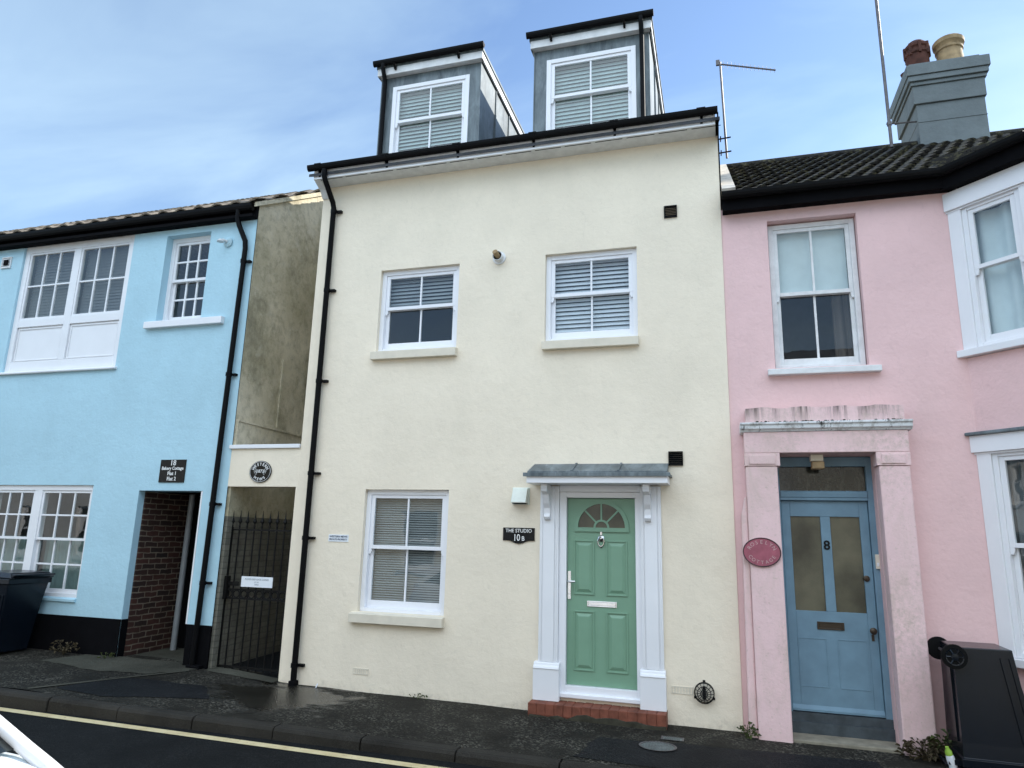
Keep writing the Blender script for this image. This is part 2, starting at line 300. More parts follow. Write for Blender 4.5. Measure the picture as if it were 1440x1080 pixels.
class MB:
    def __init__(s, T=None): s.v = []; s.f = []; s.T = T; s.sm = False
    def add(s, vs, fs):
        n = len(s.v)
        for p in vs:
            p = Vector(p)
            s.v.append(s.T @ p if s.T is not None else p)
        s.f += [tuple(i + n for i in f) for f in fs]; return s
    def box(s, x0, x1, y0, y1, z0, z1):
        return s.add([(x0, y0, z0), (x1, y0, z0), (x1, y1, z0), (x0, y1, z0), (x0, y0, z1), (x1, y0, z1), (x1, y1, z1), (x0, y1, z1)],
                     [(0, 1, 5, 4), (1, 2, 6, 5), (2, 3, 7, 6), (3, 0, 4, 7), (4, 5, 6, 7), (3, 2, 1, 0)])
    def quad(s, a, b, c, d): return s.add([a, b, c, d], [(0, 1, 2, 3)])
    def poly(s, pts): return s.add(pts, [tuple(range(len(pts)))])
    def frame(s, x0, x1, z0, z1, y0, y1, l, r, t, b):
        s.box(x0, x0 + l, y0, y1, z0, z1); s.box(x1 - r, x1, y0, y1, z0, z1)
        s.box(x0 + l, x1 - r, y0, y1, z1 - t, z1); s.box(x0 + l, x1 - r, y0, y1, z0, z0 + b); return s
    def prismx(s, prof, x0, x1):                                    # profile in (y,z)
        n = len(prof); vs = [(x0, y, z) for y, z in prof] + [(x1, y, z) for y, z in prof]
        return s.add(vs, [(i, (i + 1) % n, n + (i + 1) % n, n + i) for i in range(n)] + [tuple(range(n - 1, -1, -1)), tuple(range(n, 2 * n))])
    def prismy(s, prof, y0, y1):                                    # profile in (x,z)
        n = len(prof); vs = [(x, y0, z) for x, z in prof] + [(x, y1, z) for x, z in prof]
        return s.add(vs, [(i, (i + 1) % n, n + (i + 1) % n, n + i) for i in range(n)] + [tuple(range(n - 1, -1, -1)), tuple(range(n, 2 * n))])
    def prismz(s, prof, z0, z1):
        n = len(prof); vs = [(x, y, z0) for x, y in prof] + [(x, y, z1) for x, y in prof]
        return s.add(vs, [(i, (i + 1) % n, n + (i + 1) % n, n + i) for i in range(n)] + [tuple(range(n - 1, -1, -1)), tuple(range(n, 2 * n))])
    def tube(s, pts, r, n=10, cap=True):
        pts = [Vector(p) for p in pts]; rs = r if isinstance(r, (list, tuple)) else [r] * len(pts)
        vs = []; up = None
        for i, p in enumerate(pts):
            d = (pts[min(i + 1, len(pts) - 1)] - pts[max(i - 1, 0)]).normalized()
            if up is None: up = Vector((0, 0, 1)) if abs(d.z) < 0.9 else Vector((1, 0, 0))
            a = d.cross(up).normalized(); b = a.cross(d).normalized(); up = b
            for k in range(n):
                t = 2 * math.pi * k / n; vs.append(p + (a * math.cos(t) + b * math.sin(t)) * rs[i])
        fs = [(i * n + k, i * n + (k + 1) % n, (i + 1) * n + (k + 1) % n, (i + 1) * n + k) for i in range(len(pts) - 1) for k in range(n)]
        if cap: fs += [tuple(range(n - 1, -1, -1)), tuple(range((len(pts) - 1) * n, len(pts) * n))]
        s.sm = True; return s.add(vs, fs)
    def lathe(s, prof, c, n=24, axis='Z'):                          # profile (r, h)
        vs = []
        for r, h in prof:
            for k in range(n):
                t = 2 * math.pi * k / n; a, b = r * math.cos(t), r * math.sin(t)
                vs.append({'Z': (c[0] + a, c[1] + b, c[2] + h), 'Y': (c[0] + a, c[1] + h, c[2] + b), 'X': (c[0] + h, c[1] + a, c[2] + b)}[axis])
        m = len(prof); s.sm = True
        return s.add(vs, [(i * n + k, i * n + (k + 1) % n, (i + 1) * n + (k + 1) % n, (i + 1) * n + k) for i in range(m - 1) for k in range(n)] + [tuple(range(n - 1, -1, -1)), tuple(range((m - 1) * n, m * n))])
    def build(s, name, mat, parent=None, bevel=0.0, smooth=None, base=None):
        off = root_loc(parent) if parent is not None else Vector(base or (0, 0, 0))
        me = bpy.data.meshes.new(name); me.from_pydata([tuple(p - off) for p in s.v], [], s.f)
        if mat != 'glass':
            bm = bmesh.new(); bm.from_mesh(me); bmesh.ops.recalc_face_normals(bm, faces=bm.faces); bm.to_mesh(me); bm.free()
        me.materials.append(MT[mat] if isinstance(mat, str) else mat)
        o = bpy.data.objects.new(name, me); COL.objects.link(o)
        if parent is not None: o.parent = parent
        else: o.location = off
        if s.sm if smooth is None else smooth:
            for p in me.polygons: p.use_smooth = True
            me.set_sharp_from_angle(angle=R(38))
        if bevel:
            b = o.modifiers.new('bevel', 'BEVEL'); b.width = bevel; b.segments = 2; b.limit_method = 'ANGLE'; b.angle_limit = R(40); b.use_clamp_overlap = True; b.harden_normals = False
        return o

def wall_grid(mb, x0, x1, z0, z1, y, holes, depth=0.3):
    """a wall sheet in the plane y with rectangular openings and their reveals"""
    xs = sorted({x0, x1} | {h[i] for h in holes for i in (0, 1)}); zs = sorted({z0, z1} | {h[i] for h in holes for i in (2, 3)})
    xs = [x for x in xs if x0 <= x <= x1]; zs = [z for z in zs if z0 <= z <= z1]
    for a, b in zip(xs, xs[1:]):
        for c, d in zip(zs, zs[1:]):
            mx_, mz_ = (a + b) / 2, (c + d) / 2
            if any(h[0] < mx_ < h[1] and h[2] < mz_ < h[3] for h in holes): continue
            mb.quad((a, y, c), (b, y, c), (b, y, d), (a, y, d))
    for h in holes:
        dp = h[4] if len(h) > 4 else depth; a, b, c, d = h[:4]
        mb.quad((a, y, c), (a, y + dp, c), (a, y + dp, d), (a, y, d)); mb.quad((b, y, c), (b, y, d), (b, y + dp, d), (b, y + dp, c))
        mb.quad((a, y, d), (a, y + dp, d), (b, y + dp, d), (b, y, d)); mb.quad((a, y, c), (b, y, c), (b, y + dp, c), (a, y + dp, c))
    return mb

def slats(mb, x0, x1, z0, z1, y, pitch, width, tilt, th=0.0025):
    z = z1 - pitch * 0.5; q = random.Random(int(x0 * 1000)); drift = 0.0
    while z > z0:
        drift = 0.8 * drift + q.uniform(-.03, .03); tl = tilt + drift; sk = q.uniform(-.0012, .0012)
        c, sn = math.cos(tl) * width / 2, math.sin(tl) * width / 2 + sk
        mb.add([(x0, y - c, z - sn), (x1, y - c, z - sn), (x1, y + c, z + sn), (x0, y + c, z + sn), (x0, y - c, z - sn + th), (x1, y - c, z - sn + th), (x1, y + c, z + sn + th), (x0, y + c, z + sn + th)],
               [(0, 1, 5, 4), (1, 2, 6, 5), (2, 3, 7, 6), (3, 0, 4, 7), (4, 5, 6, 7), (3, 2, 1, 0)])
        z -= pitch
def drape(mb, x0, x1, z0, z1, y, folds, amp, lean=0.0):
    n = folds * 8; vs = []
    for i in range(n + 1):
        t = i / n; yy = y + amp * math.sin(t * folds * 2 * math.pi + 0.6 * math.sin(t * 9)); x = x0 + (x1 - x0) * t
        vs += [(x + lean * t, yy, z0), (x, yy, z1)]
    mb.sm = True
    mb.add(vs, [(2 * i, 2 * i + 2, 2 * i + 3, 2 * i + 1) for i in range(n)])

def sash_window(holder, x0, x1, z0, z1, y, zm=None, cols=2, rows=(1, 1), mat='upvc', fw=0.06, sw=0.048, bot=0.085, bar=0.022, T=None, deep=False, name='window', horn=True):
    """y = front of box frame. returns the holder for sub-parts (the window itself, or the given holder if already a part)"""
    zm = zm or (z0 + z1) / 2
    win = MB(T).frame(x0, x1, z0, z1, y, y + 0.10, fw, fw, fw, 0.045).build(name if not deep else 'window_frame', mat, holder, bevel=0.004)
    sub = holder if deep else win
    a, b, c, d = x0 + fw, x1 - fw, z0 + 0.045, z1 - fw
    up = MB(T); up.frame(a, b, zm - 0.022, d, y + 0.015, y + 0.048, sw, sw, 0.042, 0.044)
    lo = MB(T); lo.frame(a, b, c, zm + 0.018, y + 0.052, y + 0.085, sw, sw, 0.04, bot)
    if horn:
        for xx in (a, b - sw * 0.8): up.prismy([(xx, zm - 0.022), (xx + sw * 0.8, zm - 0.022), (xx + sw * 0.8, zm - 0.045), (xx + sw * (0.55 if xx == a else 0.25), zm - 0.085), (xx, zm - 0.085) if xx == a else (xx + sw * 0.8, zm - 0.085)] if xx == a else [(xx, zm - 0.022), (xx, zm - 0.045), (xx + sw * 0.3, zm - 0.085), (xx + sw * 0.8, zm - 0.085), (xx + sw * 0.8, zm - 0.022)], y + 0.016, y + 0.047)
    gl, gr = a + sw, b - sw
    for mb, q0, q1, yy, rw in ((up, zm + 0.022, d - 0.042, y + 0.020, rows[0]), (lo, c + bot, zm - 0.022, y + 0.057, rows[1])):
        for k in range(1, cols):
            xx = gl + (gr - gl) * k / cols; mb.box(xx - bar / 2, xx + bar / 2, yy, yy + 0.026, q0, q1)
        for k in range(1, rw):
            zz = q0 + (q1 - q0) * k / rw
            for j in range(cols):
                xa = gl + (gr - gl) * j / cols + (bar / 2 if j else 0); xb = gl + (gr - gl) * (j + 1) / cols - (bar / 2 if j < cols - 1 else 0)
                mb.box(xa, xb, yy + 0.001, yy + 0.025, zz - bar / 2, zz + bar / 2)
    up.build('upper_sash', mat, sub, bevel=0.003); lo.build('lower_sash', mat, sub, bevel=0.003)
    g = MB(T); g.quad((gl - .005, y + 0.034, zm + 0.02), (gr + .005, y + 0.034, zm + 0.02), (gr + .005, y + 0.034, d - 0.04), (gl - .005, y + 0.034, d - 0.04)); g.build('upper_pane', 'glass', sub)
    g = MB(T); g.quad((gl - .005, y + 0.071, c + bot - .004), (gr + .005, y + 0.071, c + bot - .004), (gr + .005, y + 0.071, zm - 0.02), (gl - .005, y + 0.071, zm - 0.02)); g.build('lower_pane', 'glass', sub)
    return sub

def text_mesh(s, x, z, y, size, align='CENTER', sx=1.0, rot=0.0, bold=0.0, ext=0.0015):
    """letters facing -Y, centred on (x,z); returns list of verts and faces"""
    cu = bpy.data.curves.new('t', 'FONT'); cu.body = s; cu.size = size; cu.align_x = align; cu.align_y = 'CENTER'; cu.extrude = ext; cu.offset = bold; cu.resolution_u = 3
    ob = bpy.data.objects.new('t', cu); COL.objects.link(ob); bpy.context.view_layer.update()
    me = bpy.data.meshes.new_from_object(ob.evaluated_get(bpy.context.evaluated_depsgraph_get()))
    ca, sa = math.cos(rot), math.sin(rot)
    vs = []
    for v in me.vertices:
        a, b = v.co.x * sx, v.co.y
        vs.append((x + a * ca - b * sa, y - v.co.z, z + a * sa + b * ca))
    fs = [tuple(p.vertices) for p in me.polygons]
    bpy.data.objects.remove(ob); bpy.data.curves.remove(cu); bpy.data.meshes.remove(me)
    return vs, fs
def arc_text(mb, s, cx_, cz_, rx, rz, y, size, a0, a1, up=True, bold=0.0, ext=0.0015):
    for i, ch in enumerate(s):
        t = R(a0 + (a1 - a0) * (i / max(1, len(s) - 1))); px, pz = cx_ + rx * math.cos(t), cz_ + rz * math.sin(t)
        tang = math.atan2(rz * math.cos(t), -rx * math.sin(t)); rot = tang + math.pi if up else tang
        if ch != ' ': mb.add(*text_mesh(ch, px, pz, y, size, rot=rot, bold=bold, ext=ext))
def ellipse(cx_, cz_, rx, rz, n=40): return [(cx_ + rx * math.cos(2 * math.pi * k / n), cz_ + rz * math.sin(2 * math.pi * k / n)) for k in range(n)]

def lerp_tab(t, x):
    if x <= t[0][0]: return t[0][1]
    for (a, va), (b, vb) in zip(t, t[1:]):
        if x <= b: return va + (vb - va) * (x - a) / (b - a)
    return t[-1][1]
ZB = [(-14, .25), (-7.5, .15), (-6.3, .12), (-4.9, .034), (-2.1, .005), (.15, -.008), (2, -.03), (9, -.10)]
ZK = [(-14, .10), (-7.5, .06), (-6, .036), (-4, .022), (-2.1, 0.0), (.5, -.015), (9, -.06)]
def gz(x, y):
    b, k = lerp_tab(ZB, x), lerp_tab(ZK, x); t = min(1.0, max(0.0, -y / 1.65)); return b + (k - b) * t
YK = -1.65; RZ = -0.085

# ---------------------------------------------------------------- ground, road, pavements
g = MB(); g.quad((-900, -900, -.5), (900, -900, -.5), (900, 900, -.5), (-900, 900, -.5)); tag(g.build('ground', 'ground'), kind='structure')
g = MB()
xs = [-30 + i * 2 for i in range(31)]
for a, b in zip(xs, xs[1:]): g.quad((a, -7.15, RZ), (b, -7.15, RZ), (b, -1.62, RZ), (a, -1.62, RZ))
tag(g.build('road', 'road'), kind='structure')
g = MB()
NX, NY = 160, 16
def gridpt(i, j):
    x = -16 + 30 * i / NX; y = -1.53 + (0.25 + 1.53) * j / NY
    return (x, y, gz(x, y) + 0.006 * math.sin(x * 5.1 + y * 3) * math.sin(y * 6.3 + x) )
g.add([gridpt(i, j) for i in range(NX + 1) for j in range(NY + 1)], [(i * (NY + 1) + j, (i + 1) * (NY + 1) + j, (i + 1) * (NY + 1) + j + 1, i * (NY + 1) + j + 1) for i in range(NX) for j in range(NY)])
g.sm = True
tag(g.build('pavement', 'pave'), kind='structure')
g = MB(); x = -16.0; rr = random.Random(3)
while x < 14:
    L = 0.915; x1 = x + L - 0.012; za, zb_ = gz(x, YK), gz(x1, YK); dy = rr.uniform(-.008, .008)
    pr = lambda z: [(-1.525, z - .3), (-1.525, z + .004), (-1.625 + dy, z + .004), (-1.648 + dy, z - .006), (-1.665 + dy, z - .03), (-1.672 + dy, z - .3)]
    vs = [(x, a, b) for a, b in pr(za)] + [(x1, a, b) for a, b in pr(zb_)]; n = 6
    g.add(vs, [(i, (i + 1) % n, n + (i + 1) % n, n + i) for i in range(n)] + [tuple(range(n)), tuple(range(n, 2 * n))]); x += L
tag(g.build('kerb', 'kerbm', bevel=0.006), kind='structure')
g = MB()
for i in range(120):
    a, b = -16 + i * .25, -16 + (i + 1) * .25
    f_ = lambda x_: -1.705 - 0.024 * (x_ + 7.4)
    if a > 13: break
    g.quad((a, f_(a) - .105, RZ + .004), (b, f_(b) - .105, RZ + .004), (b, f_(b), RZ + .004), (a, f_(a), RZ + .004))
tag(g.build('yellow_line', 'yellow'), kind='structure')
g = MB(); g.box(-30, 30, -7.30, -7.15, -.5, .02); tag(g.build('far_kerb', 'kerbm'), kind='structure')
g = MB(); g.box(-30, 30, -9.25, -7.30, -.5, .018); tag(g.build('far_pavement', 'pave'), kind='structure')
def patch(name, pts, mat, dz=0.006):
    m = MB(); c = Vector((sum(p[0] for p in pts) / len(pts), sum(p[1] for p in pts) / len(pts), 0))
    vs = []; fs = []; n = 10; k = len(pts)                             # concentric grid laid on the pavement surface
    for r_ in range(n + 1):
        t = r_ / n
        for p in pts:
            x_, y_ = c.x + (p[0] - c.x) * t, c.y + (p[1] - c.y) * t; vs.append((x_, y_, gz(x_, y_) + 0.006 * math.sin(x_ * 5.1 + y_ * 3) * math.sin(y_ * 6.3 + x_) + dz))
    for r_ in range(n):
        for i in range(k): fs.append((r_ * k + i, r_ * k + (i + 1) % k, (r_ + 1) * k + (i + 1) % k, (r_ + 1) * k + i))
    m.add(vs, fs); m.sm = True; return tag(m.build(name, mat), kind='structure')
def ring(pts, sub=6, jit=0.0, seed=1):
    q = random.Random(seed); o = []
    for (a, b), (c, d) in zip(pts, pts[1:] + pts[:1]):
        for i in range(sub):
            t = i / sub; o.append((a + (c - a) * t + q.uniform(-jit, jit), b + (d - b) * t + q.uniform(-jit, jit)))
    return o
patch('concrete_apron', ring([(-8.2, -.03), (-6.35, .2), (-6.3, -.12), (-6.75, -.55), (-7.6, -.62), (-8.4, -.5)], 6, .03, 2), 'slab')
patch('tarmac_patch', ring([(-6.85, -.75), (-5.75, -.62), (-5.35, -1.05), (-6.45, -1.42), (-7.1, -1.35)], 6, .02, 4), 'patch')
patch('gate_threshold', ring([(-6.25, .12), (-5.22, .12), (-5.22, -.12), (-6.2, -.10)], 6, .012, 5), 'slab', .008)
patch('tarmac_reinstatement', ring([(-1.2, -.75), (1.2, -.55), (1.4, -1.45), (-1.3, -1.45)], 6, .03, 6), 'patch', .005)
# long stone joint strip crossing the pavement on the left
m = MB()
for i in range(14):
    t0, t1 = i / 14, (i + 1) / 14; A, B = Vector((-6.35, -.2)), Vector((-7.35, -1.5)); p, q = A.lerp(B, t0), A.lerp(B, t1); nrm = Vector((.022, -.016))
    m.quad(*[(v.x, v.y, gz(v.x, v.y) + .012) for v in (p - nrm, q - nrm, q + nrm, p + nrm)])
tag(m.build('stone_drain_strip', 'slab'), kind='structure')

# ---------------------------------------------------------------- cream house
cream = thing('cream_house', 'cream rendered house in the middle with sage green door and two lead dormers', 'house', (-2.5, 0, 0))
CX0, CX1 = -5.19, 0.13
m = MB(); H = [(-4.215, -3.105, .91, 2.355, .13), (-4.205, -3.095, 4.12, 5.235, .13), (-1.962, -.845, 4.13, 5.245, .13), (-1.751, -.846, .16, 2.34, .2)]
wall_grid(m, CX0, CX1, -.45, 6.56, 0, H)
for x in (CX0, CX1):
    m.poly([(x, 0, -.45), (x, 8.2, -.45), (x, 8.2, 6.56), (x, 4.1, 9.0), (x, 0, 6.56)])
m.quad((CX0, 8.2, -.45), (CX1, 8.2, -.45), (CX1, 8.2, 6.56), (CX0, 8.2, 6.56))
m.build('wall', 'cream', cream)
m = MB(); m.quad((CX0, .2, .1), (CX1, .2, .1), (CX1, 8.1, .1), (CX0, 8.1, .1)); m.quad((CX0, .2, 3.0), (CX1, .2, 3.0), (CX1, 8.1, 3.0), (CX0, 8.1, 3.0)); m.quad((CX0, .2, 6.3), (CX1, .2, 6.3), (CX1, 8.1, 6.3), (CX0, 8.1, 6.3))
m.quad((CX0, 3.4, .1), (CX1, 3.4, .1), (CX1, 3.4, 6.3), (CX0, 3.4, 6.3)); m.build('floor', 'dark', cream)
rf = MB(); sl_ = math.tan(R(30)); zr = lambda y: 6.60 + sl_ * (y + .3)
for k in range(18):
    y0, y1 = -.3 + k * 4.5 / 18, -.3 + (k + 1) * 4.5 / 18 + .03
    rf.add([(CX0 - .06, y0, zr(y0) + .022), (CX1 + .03, y0, zr(y0) + .022), (CX1 + .03, y1, zr(y1) + .004), (CX0 - .06, y1, zr(y1) + .004), (CX0 - .06, y0, zr(y0) - .02), (CX1 + .03, y0, zr(y0) - .02), (CX1 + .03, y1, zr(y1) - .02), (CX0 - .06, y1, zr(y1) - .02)],
           [(0, 1, 2, 3), (0, 4, 5, 1), (1, 5, 6, 2), (3, 2, 6, 7), (0, 3, 7, 4), (4, 7, 6, 5)])
rf.quad((CX0 - .06, 4.2, zr(4.2)), (CX1 + .03, 4.2, zr(4.2)), (CX1 + .03, 8.5, 6.6), (CX0 - .06, 8.5, 6.6))
rf.build('roof', 'slate', cream)
MB().box(-5.18, .108, -.277, -.257, 6.545, 6.70).build('fascia', 'white', cream, bevel=.003)
m = MB().box(-5.18, .108, -.256, -.002, 6.552, 6.562)
m.build('soffit', 'oldwhite', cream)
m = MB()
for i in range(14): x = -5.1 + i * .38; m.box(x, x + .33, -.238, -.226, 6.5495, 6.551)
m.build('soffit_vent', 'dark', cream)
def gutter(parent, x0, x1, y, ztop, name='gutter', r=.056, br=True, ends=True):
    o = MB(); prof = []
    for k in range(9):
        t = math.pi + math.pi * k / 8; prof.append((y - r + r * math.cos(t), ztop + r * 1.7 * math.sin(t)))
    inner = [(a * .9 + (y - r) * .1, ztop - (ztop - b) * .9) for a, b in reversed(prof)]
    o.prismx(prof + inner, x0, x1)
    if ends:
        o.prismx(prof, x0 - .004, x0); o.prismx(prof, x1, x1 + .004)
    ob = o.build(name, 'black', parent)
    if br:
        n = max(2, int((x1 - x0) / .85))
        for i in range(n):
            b_ = MB(); xx = x0 + .16 + (x1 - x0 - .34) * i / (n - 1); b_.prismx([(a * 1.05 - (y - r) * .05 , b - .004) for a, b in prof] + [(y - .012, ztop - .15), (y, ztop - .15), (y, ztop)], xx - .014, xx + .014)
            b_.box(xx - .05, xx + .05, y - 2 * r - .006, y - 2 * r, ztop - .012, ztop + .008)
            b_.build('gutter_bracket', 'black', ob)
    return ob
gutter(cream, -5.25, .135, -.278, 6.722, r=.044)
m = MB(); m.poly([(.145, -.36, 6.60), (.145, -.30, 6.52), (.145, .02, 6.5), (.145, 4.1, 8.85), (.145, 4.1, 9.02), (.145, -.36, 6.66)]); m.box(.131, .144, -.27, .0, 6.5, 6.7)
m.box(.131, .146, -.004, .05, 5.86, 6.5); m.build('verge_trim', 'blackpaint', cream)
m = MB(); m.prismy([(-5.185, 6.545), (-5.172, 6.545), (-5.172, 6.70), (-5.185, 6.70)], -.28, 0); m.prismx([(-.27, 6.55), (0, 6.55), (0, 6.38), (-.02, 6.38), (-.10, 6.47)], -5.189, -5.10); m.build('eaves_box_end', 'oldwhite', cream)
# downpipe
pts = [(-4.99, -.335, 6.64), (-4.99, -.335, 6.56), (-4.985, -.31, 6.50), (-4.975, -.09, 6.27), (-4.972, -.062, 6.2), (-4.968, -.06, 3.0), (-4.965, -.06, .04)]
dp = MB().tube(pts, .036, 12).build('downpipe', 'black', cream)
for z in (6.15, 5.0, 3.75, 2.55, 1.75, .26):
    m = MB(); m.lathe([(.043, -.025), (.043, .025)], (-4.968, -.06, z), 12); m.box(-4.935, -4.86, -.05, -.002, z - .016, z + .016); m.build('pipe_clip', 'black', dp)
MB().box(-5.008, -4.925, -.105, -.005, -.02, .09).build('pipe_shoe', 'blackpaint', dp, bevel=.01)
# windows
w1 = sash_window(cream, -4.215, -3.105, .91, 2.355, .055, 1.665)
m = MB(); slats(m, -4.14, -3.18, .97, 2.30, .165, .028, .024, R(55)); m.build('blind', 'dimblind', w1)
MB().prismx([(-.075, .79), (-.075, .895), (.055, .915), (.055, .79)], -4.29, -3.095).build('sill', 'sill', w1, bevel=.006)
w2 = sash_window(cream, -4.205, -3.095, 4.12, 5.235, .055, 4.715)
m = MB(); slats(m, -4.13, -3.17, 4.80, 5.18, .165, .050, .048, R(55)); m.box(-4.13, -3.17, .165, .215, 4.74, 4.79); m.build('blind', 'midblind', w2)
MB().prismx([(-.075, 4.0), (-.075, 4.105), (.055, 4.125), (.055, 4.0)], -4.247, -3.077).build('sill', 'sill', w2, bevel=.006)
w3 = sash_window(cream, -1.962, -.845, 4.13, 5.245, .055, 4.725)
m = MB(); slats(m, -1.89, -.92, 4.20, 5.19, .165, .054, .054, R(58)); m.build('blind', 'blind', w3)
MB().prismx([(-.075, 4.012), (-.075, 4.115), (.055, 4.135), (.055, 4.012)], -1.98, -.832).build('sill', 'sill', w3, bevel=.006)

def dormer(x0, x1, wx0, wx1, pipe_x):
    d = MB(); wall_grid(d, x0, x1, 6.60, 8.15, 0.0, [(wx0, wx1, 6.86, 7.99, .12)])
    d.box(x0, x0 + .012, -.012, 0, 6.6, 8.14); d.box(x1 - .012, x1, -.012, 0, 6.6, 8.14)
    o = d.build('dormer', 'lead', cream)
    yb = (8.15 - 6.62) / sl_ - .3
    for x in (x0, x1):
        ck = MB()
        ck.poly([(x, 0, 6.61), (x, yb, 8.15), (x, 0, 8.15)])
        for yy in (.62, 1.25, 1.85):
            zz = 6.5 + sl_ * (yy + .1); s_ = -1 if x == x0 else 1
            ck.box(min(x + s_ * .001, x + s_ * .016), max(x + s_ * .001, x + s_ * .016), yy, yy + .022, zz, 8.13)
        ck.build('cheek', 'lead', o)
    MB().box(x0 - .05, x1 + .05, -.09, yb + .25, 8.262, 8.30).build('dormer_roof', 'lead', o)
    f = MB(); f.box(x0 - .035, x1 + .035, -.085, -.06, 8.15, 8.26); f.box(x0 - .035, x1 + .035, -.06, -.001, 8.15, 8.156)
    f.box(x1 + .012, x1 + .035, -.059, yb + .15, 8.15, 8.26); f.box(x0 - .035, x0 - .012, -.059, yb + .15, 8.15, 8.26); f.build('dormer_fascia', 'oldwhite', o, bevel=.002)
    gt = gutter(o, x0 - .075, x1 + .065, -.086, 8.345, r=.041, br=False)
    for xx in (x0 + .25, x1 - .3): MB().prismx([(-.1, 8.27), (-.165, 8.27), (-.12, 8.20), (-.087, 8.20)], xx - .014, xx + .014).build('gutter_bracket', 'black', o)
    pp = MB().tube([(pipe_x, -.14, 8.29), (pipe_x, -.14, 8.22), (pipe_x, -.07, 8.1), (pipe_x, -.05, 8.03), (pipe_x, -.05, 6.72)], .03, 10).build('dormer_downpipe', 'black', o)
    sash_window(o, wx0, wx1, 6.86, 7.99, -.012, 7.435, deep=True)
    b = MB(); slats(b, wx0 + .07, wx1 - .07, 6.93, 7.93, .09, .056, .066, R(66)); b.build('blind', 'tealblind', o)
    return o
dormer(-4.40, -2.90, -4.215, -3.065, -4.325)
dormer(-2.155, -.645, -1.982, -.818, -.735)

# front door and surround
fr = MB().frame(-1.751, -.846, .19, 2.335, -.012, .1, .081, .06, .062, .098); fr.box(-1.751, -.846, -.03, -.001, 2.337, 2.41); dframe = fr.build('door_frame', 'upvc', cream, bevel=.004)
MB().box(-1.74, -.835, -.05, -.001, .17, .215).build('door_sill', 'upvc', dframe, bevel=.008)
dl = MB(); dl.box(-1.667, -.907, .045, .09, .29, 2.270); door = dl.build('door', 'green', cream, bevel=.002)
def raised(mb, x0, x1, z0, z1, y):                                    # moulded panel: outer bead, channel, raised field
    mb.frame(x0, x1, z0, z1, y - .011, y + .001, .016, .016, .016, .016)
    a, b, c, d = x0 + .03, x1 - .03, z0 + .03, z1 - .03; e = .03
    mb.add([(a, y - .001, c), (b, y - .001, c), (b, y - .001, d), (a, y - .001, d), (a + e, y - .014, c + e), (b - e, y - .014, c + e), (b - e, y - .014, d - e), (a + e, y - .014, d - e)],
           [(0, 1, 5, 4), (1, 2, 6, 5), (2, 3, 7, 6), (3, 0, 4, 7), (4, 5, 6, 7)])
for q in ((-1.595, -1.362, 1.223, 1.81), (-1.235, -1.0, 1.223, 1.81), (-1.595, -1.362, .437, 1.055), (-1.235, -1.0, .437, 1.055)):
    m = MB(); raised(m, *q, .045); m.build('door_panel', 'green', door, bevel=.003)
fc = (-1.284, 1.948)
def half_ring(mb, r0, r1, y0, y1, n=24, c=fc):
    pr_ = [(c[0] + r1 * math.cos(math.pi * k / n), c[1] + r1 * math.sin(math.pi * k / n)) for k in range(n + 1)] + [(c[0] + r0 * math.cos(math.pi * k / n), c[1] + r0 * math.sin(math.pi * k / n)) for k in range(n, -1, -1)]
    N2 = n + 1
    for k in range(n):
        a, b, c2, d = pr_[k], pr_[k + 1], pr_[2 * N2 - 2 - k], pr_[2 * N2 - 1 - k]
        mb.prismy([a, b, c2, d], y0, y1)
m = MB(); half_ring(m, .262, .305, .026, .0445); half_ring(m, .066, .088, .03, .0445)
m.box(fc[0] - .305, fc[0] + .305, .026, .0445, fc[1] - .045, fc[1])
for t in (45, 90, 135):
    ca, sa = math.cos(R(t)), math.sin(R(t)); p0, p1 = .086, .264; hw = .009
    m.prismy([(fc[0] + p0 * ca - hw * sa, fc[1] + p0 * sa + hw * ca), (fc[0] + p1 * ca - hw * sa, fc[1] + p1 * sa + hw * ca), (fc[0] + p1 * ca + hw * sa, fc[1] + p1 * sa - hw * ca), (fc[0] + p0 * ca + hw * sa, fc[1] + p0 * sa - hw * ca)], .031, .0445)
m.build('fanlight_frame', 'green', door)
m = MB(); m.poly([(fc[0] + .264 * math.cos(math.pi * k / 24), .042, fc[1] + .264 * math.sin(math.pi * k / 24)) for k in range(25)]); m.build('fanlight_glass', 'frost', door)
m = MB(); m.box(-1.66, -1.625, .034, .044, 1.17, 1.47); m.tube([(-1.643, .03, 1.36), (-1.643, -.02, 1.36), (-1.63, -.025, 1.36), (-1.565, -.025, 1.362)], [.011, .011, .012, .013], 10); m.lathe([(.012, -.008), (.012, .0)], (-1.643, .034, 1.23), 10, 'Y'); m.build('handle', 'chrome', door, bevel=.003)
m = MB(); m.frame(-1.445, -1.12, 1.102, 1.162, .036, .0445, .012, .012, .012, .012); m.box(-1.432, -1.133, .039, .0445, 1.115, 1.149); m.build('letterbox', 'chrome', door, bevel=.002)
m = MB(); m.lathe([(.035, 0), (.035, -.008), (.018, -.02), (.004, -.024)], (-1.288, .044, 1.83), 16, 'Y'); m.prismy(ellipse(-1.288, 1.885, .012, .025, 12), .036, .044)
m.tube([(-1.288 + .034 * math.sin(2 * math.pi * k / 18), .026 - .004 * math.cos(2 * math.pi * k / 18), 1.795 + .05 * math.cos(2 * math.pi * k / 18)) for k in range(19)], .0075, 8); m.lathe([(.013, 0), (.013, -.012), (.005, -.018)], (-1.288, .044, 1.742), 12, 'Y'); m.build('knocker', 'chrome', door)
